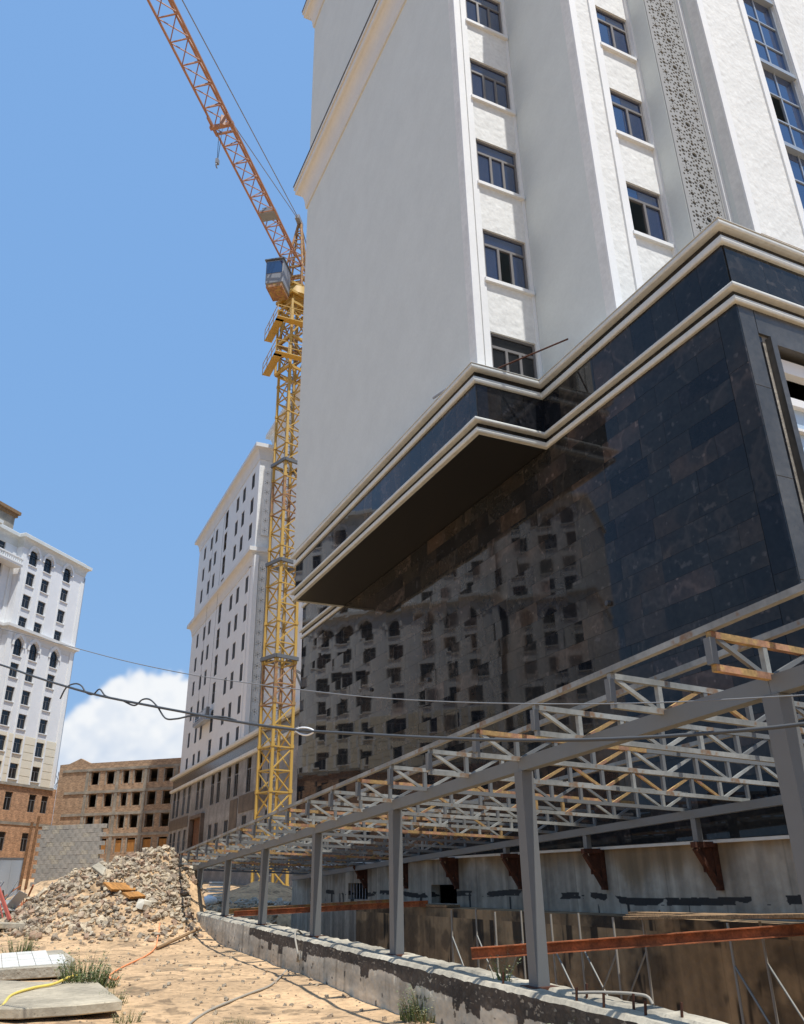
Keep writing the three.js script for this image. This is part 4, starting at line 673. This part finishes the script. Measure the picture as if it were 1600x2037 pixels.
{
  variants.forEach((g, v) => [0, 1].forEach(h => { const L = []; for (let i = 0; i < 760; i++) { const [x, z] = pileSpot(); const s = .05 + Math.pow(rnd(), 2.2) * .15; if (x > lineX(WA - .3, -z) - .1 && -z < WALL_END + .1) continue; L.push([V(x, groundY(x, z) + s * .18, z), rq(), V(s, s, s)]); } instances('rubble', g, rubbleMat[(v * 2 + h * 3) % 7], L, `broken brick and mortar crumbs heaped over the rubble pile, ${['tan', 'grey', 'reddish', 'thin flat', 'dusty'][v]} ${h ? 'darker' : 'paler'} pieces`, 'rubble'); }));
  let n = 0; while (n < 90) { const [x, z] = pileSpot(); if (x > lineX(WA - .5, -z) && -z < WALL_END + .3) continue; const s = rr(.18, .32), ci = Math.floor(rnd() * 7), m = solo('rubble_chunk', variants[n % 5], rubbleMat[ci], `${['tan', 'pale', 'grey-brown', 'brick-red', 'dark brown', 'cream', 'light brown'][ci]} ${['squarish', 'low', 'jagged', 'thin flat', 'stubby'][n % 5]} masonry chunk on the rubble pile`, 'rubble chunk', 'large chunks on the rubble pile'); m.position.set(x, groundY(x, z) + s * .16, z); m.quaternion.copy(rq()); m.scale.setScalar(s); n++; }
  // loose stones around, spill behind the wall end and on the shaded bank
  variants.slice(0, 3).forEach((g, v) => { const L = []; for (let i = 0; i < 260; i++) { const x = rr(5.6, 9.9), z = rr(-25.5, -40); const s = .06 + rnd() * rnd() * .26; L.push([V(x, groundY(x, z) + s * .15, z), rq(), V(s, s, s)]); } for (let i = 0; i < 260; i++) { const d = rr(6, 24), x = rr(1.2, lineX(WA - .35, d)), s = .015 + rnd() ** 3 * .07; L.push([V(x, groundY(x, -d) + s * .1, -d), rq(), V(s, s, s)]); } instances('loose_stones', g, rubbleMat[[0, 6, 2][v]], L, `${['tan', 'light brown', 'grey-brown'][v]} loose stones scattered over the sand and the bank behind the wall`, 'stones'); });
  const L = []; for (let i = 0; i < 150; i++) { const x = rr(9, 15.5), z = rr(-36.6, -38.8); const s = rr(.12, .3); L.push([V(x, groundY(x, z) + s * .2, z), rq(), V(s, s, s)]); } instances('white_stones', variants[1], std({ color: lin(.70, .69, .65), map: T.concrete }), L, 'row of white lumps of stone at the foot of the crane', 'stones');
  for (const [px, py, w, l, a, mt, lab] of [[243, 1770, .42, 1.0, .5, M.ochre, 'yellow board lying up the slope of the rubble pile'], [266, 1787, .3, .6, .65, M.ochre, 'short yellow board below the longer one on the rubble pile'], [207, 1742, .3, .7, -.7, M.concretePale, 'pale slab fragment near the crest of the rubble pile']]) { const p = onY(px, py, 1.25); const q = V(lerp(3.4, 4.0, (px - 207) / 55), 0, -26.0); const d = ray(px, py); let t = 15; for (; t < 45; t += .05) if (1.6 + d.y * t < groundY(d.x * t, d.z * t) + .05) break; const m = solo('board', rbox(l, .06, w, .008), mt, lab, 'board'); m.position.set(d.x * t, groundY(d.x * t, d.z * t) + .09, d.z * t); m.rotation.set(.5, a, -.3); }
  { const d = ray(285, 1812); let t = 15; for (; t < 45; t += .05) if (1.6 + d.y * t < groundY(d.x * t, d.z * t)) break; const m = solo('cream_block', chunk(8, .34, .24, .26, .12), M.cream, 'big cream stone block at the foot of the rubble pile', 'block'); m.position.set(d.x * t, groundY(d.x * t, d.z * t) + .14, d.z * t); m.rotation.set(.2, .7, -.3); }
  { const p = V(4.6, 0, -28.6); p.y = groundY(p.x, p.z); solo('leaning_stake', bar(p.clone().add(V(-.06, -.2, 0)), p.clone().add(V(.12, .75, 0)), .07), M.frameWhite, 'white leaning stake on the crest of the rubble pile', 'stake'); }
}

// ---------- foreground slabs, hoses and cables ----------
{
  const lay = (pts, h, name, mat, lab, cat) => { const ps = pts.map(([x, y]) => onGround(x, y)); const base = Math.max(...ps.map(p => p.y)); const s = new THREE.Shape(); ps.forEach((p, i) => i ? s.lineTo(p.x, -p.z) : s.moveTo(p.x, -p.z)); const g = new THREE.ExtrudeGeometry(s, { depth: h, bevelEnabled: true, bevelSize: .012, bevelThickness: .012, bevelSegments: 1 }); g.rotateX(-Math.PI / 2); g.translate(0, base - .04, 0); return [solo(name, boxUV(g), mat, lab, cat), base - .04 + h]; };
  const ext = (p, q, k) => [p[0] + (p[0] - q[0]) * k, p[1] + (p[1] - q[1]) * k];
  lay([[-420, 2037], [-340, 1990], [-200, 1966], [0, 1960], [63, 1963], [191, 1967], [216, 1995], [238, 2025], [150, 2031], [36, 2037]], .09, 'concrete_slab', M.slab, 'broken-edged tan concrete slab crossed by the yellow hose', 'slab');
  const [w, y] = lay([[-260, 1925], [0, 1911], [121, 1903], [146, 1928], [134, 1948], [0, 1955], [-300, 1965]], .14, 'tiled_slab', M.concretePale, 'slab faced with white marble tiles beside the weeds', 'slab');
  const A = onGround(0, 1912), Bq = onGround(118, 1904), Cq = onGround(132, 1946), Dq = onGround(0, 1954); let k = 0;
  const bl = (u, v) => { const a = A.clone().lerp(Bq, u), b = Dq.clone().lerp(Cq, u); return a.lerp(b, v); };
  for (let i = -3; i < 4; i++) for (let j = 0; j < 5; j++) { if (i === 3 && j < 2) continue; const q = [bl(i / 4 + .004, j / 5 + .006), bl((i + 1) / 4 - .004, j / 5 + .006), bl((i + 1) / 4 - .004, (j + 1) / 5 - .006), bl(i / 4 + .004, (j + 1) / 5 - .006)]; const s = new THREE.Shape(); q.forEach((p, n) => n ? s.lineTo(p.x, -p.z) : s.moveTo(p.x, -p.z)); const g = new THREE.ExtrudeGeometry(s, { depth: .014, bevelEnabled: false }); g.rotateX(-Math.PI / 2); g.translate(0, y + .013 + rnd() * .004, 0); part('marble_tile', boxUV(g, rnd() * 2, rnd() * 2), M.whiteTile, w); }
  lay([[-60, 1878], [-40, 1852], [0, 1843], [40, 1842], [48, 1849], [0, 1856]], .10, 'kerb_slab', M.slab, 'narrow pale slab edge beside the scrap heap', 'slab');
  const hose = (name, list, r, mat, lab, lift = 0) => solo(name, tube(list.map(([x, yy, h]) => { const p = onGround(x, yy); p.y += r + (h ?? 0) + lift; return p; }), r, list.length * 12, 7), mat, lab, 'hose');
  hose('yellow_hose', [[-120, 2075, .1], [-30, 2046, .1], [0, 2025, .1], [23, 2000, .1], [67, 1985, .1], [101, 1978, .1], [144, 1961, .11], [170, 1952, .02]], .02, M.hoseYellow, 'yellow hose running over the tan slab into the weeds');
  hose('orange_hose', [[318, 1840, .02], [315, 1859], [308, 1888], [292, 1902], [270, 1913], [245, 1925], [225, 1937], [217, 1946], [228, 1952], [236, 1946]], .015, M.hoseOrange, 'thin orange hose winding down from the rubble pile');
  const wallTop = onX(616, 1860, lineX(4.75, 17.2)); 
  { const pts = [[360, 2060], [382, 2037], [420, 2012], [465, 1992], [500, 1978], [532, 1966], [556, 1948], [580, 1920]].map(([x, yy]) => { const p = onGround(x, yy); p.y += .015; return p; }); const d = 15.2, e = V(lineX(4.66, d), topY(d) + .03, -d); pts.push(V(lineX(4.6, 14.8), .45, -14.8), e, e.clone().add(V(.25, .02, -.5)), e.clone().add(V(.6, -.3, -.7))); solo('pale_hose', tube(pts, .017, 110, 7), M.hosePale, 'pale grey hose hanging over the low wall and trailing across the sand', 'hose'); }
  { const p = onGround(312, 1891), q = onGround(396, 1862); p.y += .04; q.y += .16; solo('timber_pole', rod(p, q, .035, 7), M.woodGrey, 'grey timber pole lying between the sand and the wall end', 'pole'); }
  // overhead cables: one vertical plane crossing the site
  const pa = V(-2, 0, -16), pb = V(5, 0, -3.6), nn = V(-(pb.z - pa.z), 0, pb.x - pa.x).normalize();
  const air = (x, yy) => { const d = ray(x, yy), t = pa.clone().dot(nn) / d.dot(nn); return V(0, 1.6, 0).addScaledVector(d, t); };
  const cab = (list, r, mat, lab) => solo('overhead_cable', tube(list.map(p => air(...p)), r, list.length * 10, 6), mat, lab, 'cable');
  cab([[-700, 1120], [-300, 1245], [0, 1322], [60, 1343], [130, 1365], [200, 1384], [300, 1404], [380, 1419], [450, 1432], [590, 1452], [700, 1459], [850, 1467], [1000, 1472], [1150, 1472], [1300, 1466], [1450, 1455], [1600, 1440], [1800, 1405]], .014, M.wire, 'thick dark overhead cable sagging across the whole site');
  cab([[120, 1390], [132, 1368], [150, 1360], [162, 1364], [172, 1378], [186, 1381], [198, 1371], [210, 1384], [240, 1392], [270, 1403], [283, 1392], [297, 1391], [312, 1404], [330, 1429], [350, 1430], [382, 1424], [420, 1425], [450, 1427], [470, 1433]], .010, M.wire, 'loose end of wire twisted around the thick overhead cable');
  cab([[-600, 1085], [-200, 1203], [0, 1250], [143, 1287], [250, 1315], [380, 1342], [480, 1357], [590, 1371], [715, 1385], [870, 1395], [1060, 1400], [1300, 1398], [1650, 1380]], .005, M.wireGrey, 'thin upper wire strung above the thick overhead cable');
  cab([[588, 1452], [598, 1448], [615, 1449], [625, 1455], [612, 1462], [596, 1459], [588, 1453]], .009, M.frameWhite, 'white tape loop knotted on the thick overhead cable');
}

// ---------- weeds ----------
function weed(name, p, r, h, n, lab, mats) {
  const W = thing(name, lab, 'plant', [p.x, p.y, p.z], 'weeds on the sand and the wall'); const pos = [[], []];
  for (let i = 0; i < n; i++) {
    const a = rnd() * 6.283, rad = Math.sqrt(rnd()) * r, bx = Math.cos(a) * rad, bz = Math.sin(a) * rad, lean = rr(.1, .7), hh = h * rr(.4, 1.1) * (1 - .5 * (rad / r) ** 2), dx = Math.cos(a + rr(-.8, .8)) * lean * hh, dz = Math.sin(a + rr(-.8, .8)) * lean * hh, w = h * rr(.018, .035), t = rnd() * 6.28, wx = Math.cos(t) * w, wz = Math.sin(t) * w; const P = pos[rnd() < .25 ? 1 : 0];
    P.push(bx - wx, 0, bz - wz, bx + wx, 0, bz + wz, bx + dx * .6, hh * .7, bz + dz * .6); P.push(bx + wx * .6, hh * .1, bz + wz * .6, bx + dx, hh, bz + dz, bx + dx * .5, hh * .55, bz + dz * .5);
    for (let l = 0; l < 5; l++) { const f = rr(.3, 1), cx = bx + dx * f, cy = hh * f, cz = bz + dz * f, s = h * rr(.03, .075), q = rnd() * 6.28, e = rr(-.4, .8); const ux = Math.cos(q) * s, uz = Math.sin(q) * s; P.push(cx, cy, cz, cx + ux * .6 - uz * .45, cy + s * e * .6, cz + uz * .6 + ux * .45, cx + ux * 1.4, cy + s * e, cz + uz * 1.4); P.push(cx, cy, cz, cx + ux * 1.4, cy + s * e, cz + uz * 1.4, cx + ux * .6 + uz * .45, cy + s * e * .6, cz + uz * .6 - ux * .45); }
  }
  const mk = P => { const g = new THREE.BufferGeometry(); g.setAttribute('position', new THREE.Float32BufferAttribute(P, 3)); g.computeVertexNormals(); g.setAttribute('uv', new THREE.Float32BufferAttribute(new Float32Array(P.length / 3 * 2), 2)); return g; };
  part('green_leaves', mk(pos[0]), M.leaf, W); if (pos[1].length) part('dry_leaves', mk(pos[1]), M.leafDry, W);
}
{
  weed('weed_clump', onGround(165, 1962), .34, .62, 150, 'dense green weed clump growing at the corner of the tiled slab');
  weed('weed_clump', onGround(196, 1966), .28, .42, 110, 'lower weed clump spreading right of the tiled slab over the sand');
  weed('weed_clump', onGround(228, 1998), .16, .26, 60, 'thin weeds along the broken edge of the tan slab');
  weed('weed_clump', onGround(252, 2034), .16, .22, 60, 'thin weeds at the front corner of the tan slab');
  weed('weed_clump', onGround(38, 1905), .30, .55, 90, 'small bushy weed behind the tiled slab');
  weed('weed_clump', onGround(848, 2028), .30, .42, 170, 'grassy weed tuft at the foot of the low wall');
  weed('weed_clump', onGround(470, 2040), .2, .12, 70, 'flat weed in the sand near the pale hose');
  { const d = 8.6; weed('weed_stalk', V(lineX(4.98, d), topY(d) - .03, -d), .10, .42, 22, 'thin green stalk rooted on the wall top beside the canopy post'); }
  { const p = onY(1090, 2037, .05); weed('weed_clump', V(lineX(4.55, 6.9), .0, -6.9), .12, .50, 80, 'bright yellow-green weed against the dark wall face'); weed('weed_clump', V(lineX(4.5, 7.6), .0, -7.6), .2, .30, 70, 'dusty weed patch along the wall foot below the post'); }
}

// ---------- far yard: block wall, fence, posts, scrap, stacks ----------
{
  const P = (px, d) => { const r = ray(px, 1757), t = d / Math.hypot(r.x, r.z); return V(r.x * t, 0, r.z * t); };
  const a = P(63, 48), b = P(186, 46); const dir = b.clone().sub(a), L = dir.length(); dir.normalize(); const g0 = Math.min(groundY(a.x, a.z), groundY(b.x, b.z)) - .3;
  const W = thing('block_wall', 'free-standing grey concrete block wall with toothed ends before the brick building', 'wall', [a.x, g0, a.z]); W.rotation.y = Math.atan2(-dir.z, dir.x);
  const bm = [M.concretePale, std({ color: lin(.50, .49, .46), map: T.concrete }), std({ color: lin(.56, .54, .50), map: T.concrete })], bg = [rbox(.396, .196, .19, .006)];
  const H = 4.15 - g0; for (let r = 0; r * .2 < H; r++) { let x = (r % 2) * .2; while (x < L) { const m = part('block', bg[0], bm[Math.floor(rnd() * 3)], W); m.position.set(x + .195, r * .2 + .095, rr(-.006, .006)); x += .4; } }
  part('mortar_core', box(.25, L - .1, 0, H - .02, -.08, .08), M.concrete, W);
  const F = thing('sheet_fence', 'low blue-grey sheet metal fence beside the block wall', 'fence'); const f0 = P(-60, 46), f1 = P(41, 47); const gy = groundY(f1.x, f1.z); for (let i = 0; i < 4; i++) { const p = f0.clone().lerp(f1, i / 4), q = f0.clone().lerp(f1, (i + .985) / 4); part('sheet', bar(p.setY(gy + .9), q.setY(gy + .9), .02, 1.7), M.frameGrey, F); } part('rail', bar(f0.clone().setY(gy + 1.78), f1.clone().setY(gy + 1.78), .06, .06), M.frameDark, F);
  for (const [px, d, h, lab] of [[40, 46.5, 3.4, 'thin dark timber post at the end of the sheet fence'], [52, 46.2, 3.6, 'taller brown timber post leaning between fence and block wall']]) { const p = P(px, d); p.y = groundY(p.x, p.z); solo('timber_post', bar(p.clone().setY(p.y - .2), p.clone().add(V(.12, h, 0)), .13), M.brownPost, lab, 'post'); }
  // scrap steel
  const S = thing('scrap_heap', 'tangled heap of grey steel scrap and rods at the edge of the yard', 'scrap heap'); const c = P(12, 31);
  const gp = () => { const p = V(c.x + rr(-1.2, .75), 0, c.z + rr(-3.5, 2.0)); p.y = groundY(p.x, p.z); return p; };
  for (let i = 0; i < 60; i++) { const p = gp(), a = rr(0, 6.28), l = rr(.5, 1.8), q = p.clone().add(V(Math.cos(a) * l, rr(.2, 1.3), Math.sin(a) * l)); p.y += rr(0, .25); part('rod', rod(p, q, rr(.012, .03), 5), [M.craneGrey, M.steel, M.rust, M.steelDark][i % 4], S); }
  for (let i = 0; i < 16; i++) { const p = gp(); const m = part('bent_sheet', rbox(rr(.3, .9), .02, rr(.2, .6), .004), [M.steel, M.frameGrey, M.steelDark][i % 3], S); m.position.copy(p).add(V(0, rr(.15, .7), 0)); m.quaternion.copy(rq()); }
  { const A = onGround(-26, 1838), Bq = onGround(19, 1834); A.y += .05; Bq.y += .05; const h = .95, C1 = A.clone().add(V(0, h, -.3)), D1 = Bq.clone().add(V(-.42, h * .85, -.3)); const R = thing('red_steel_frame', 'tilted red-brown steel frame lying against the scrap heap', 'frame'); for (const [p, q] of [[A, Bq], [A, C1], [Bq, D1], [C1, D1]]) part('bar', bar(p, q, .07), M.red, R); for (let i = 1; i < 4; i++) part('bar', bar(A.clone().lerp(Bq, i / 4), C1.clone().lerp(D1, i / 4), .03), M.red, R); }
  weed('weed_clump', P(14, 28.6).setY(groundY(P(14, 28.6).x, P(14, 28.6).z)), .5, .6, 120, 'scrubby weeds growing through the scrap heap');
  // stacks between wall end and crane
  const T1 = P(355, 33), y1 = groundY(T1.x, T1.z); const tub = thing('steel_tub', 'dented grey steel mixing tub behind the end of the low wall', 'tub', [T1.x, y1, T1.z]); tub.rotation.y = .35; part('body', [box(-.55, .55, 0, .05, -.35, .35), box(-.55, .55, .05, .5, -.38, -.34), box(-.55, .55, .05, .5, .34, .38), box(-.6, -.55, .05, .5, -.36, .36), box(.55, .6, .05, .5, -.36, .36)], M.steelDark, tub); part('rim', [box(-.63, .63, .5, .54, -.42, -.36), box(-.63, .63, .5, .54, .36, .42), box(-.63, -.57, .5, .54, -.36, .36), box(.57, .63, .5, .54, -.36, .36)], M.steel, tub);
  const q0 = P(436, 38), y2 = groundY(q0.x, q0.z); for (let i = 0; i < 7; i++) { const m = solo('stone_panel', rbox(.8, .06, .5, .006), M.whiteTile, i === 6 ? 'topmost white stone panel of the stack behind the canopy posts' : 'white stone panel in the stack behind the canopy posts', 'panel', 'stacked white stone panels'); m.position.set(q0.x + rr(-.05, .05), y2 + .10 + i * .11, q0.z + rr(-.05, .05)); m.rotation.set(rr(-.03, .03), rr(-.15, .15), rr(-.08, .08)); }
  const sk = P(418, 37.4), y3 = groundY(sk.x, sk.z); const sg = new THREE.SphereGeometry(1, 14, 10); { const p = sg.attributes.position; for (let i = 0; i < p.count; i++) { const k = 1 + (fbm(p.getX(i) * 2 + 5, p.getZ(i) * 2 + p.getY(i), 501, 3) - .5) * .5; p.setXYZ(i, p.getX(i) * .36 * k, Math.max(-.5, p.getY(i)) * .22 * k, p.getZ(i) * .28 * k); } sg.computeVertexNormals(); } const sack = solo('cement_sack', boxUV(sg), M.frameWhite, 'slumped white cement sack beside the stacked stone panels', 'sack'); sack.position.set(sk.x, y3 + .1, sk.z);
}
renderer.render(scene, camera);
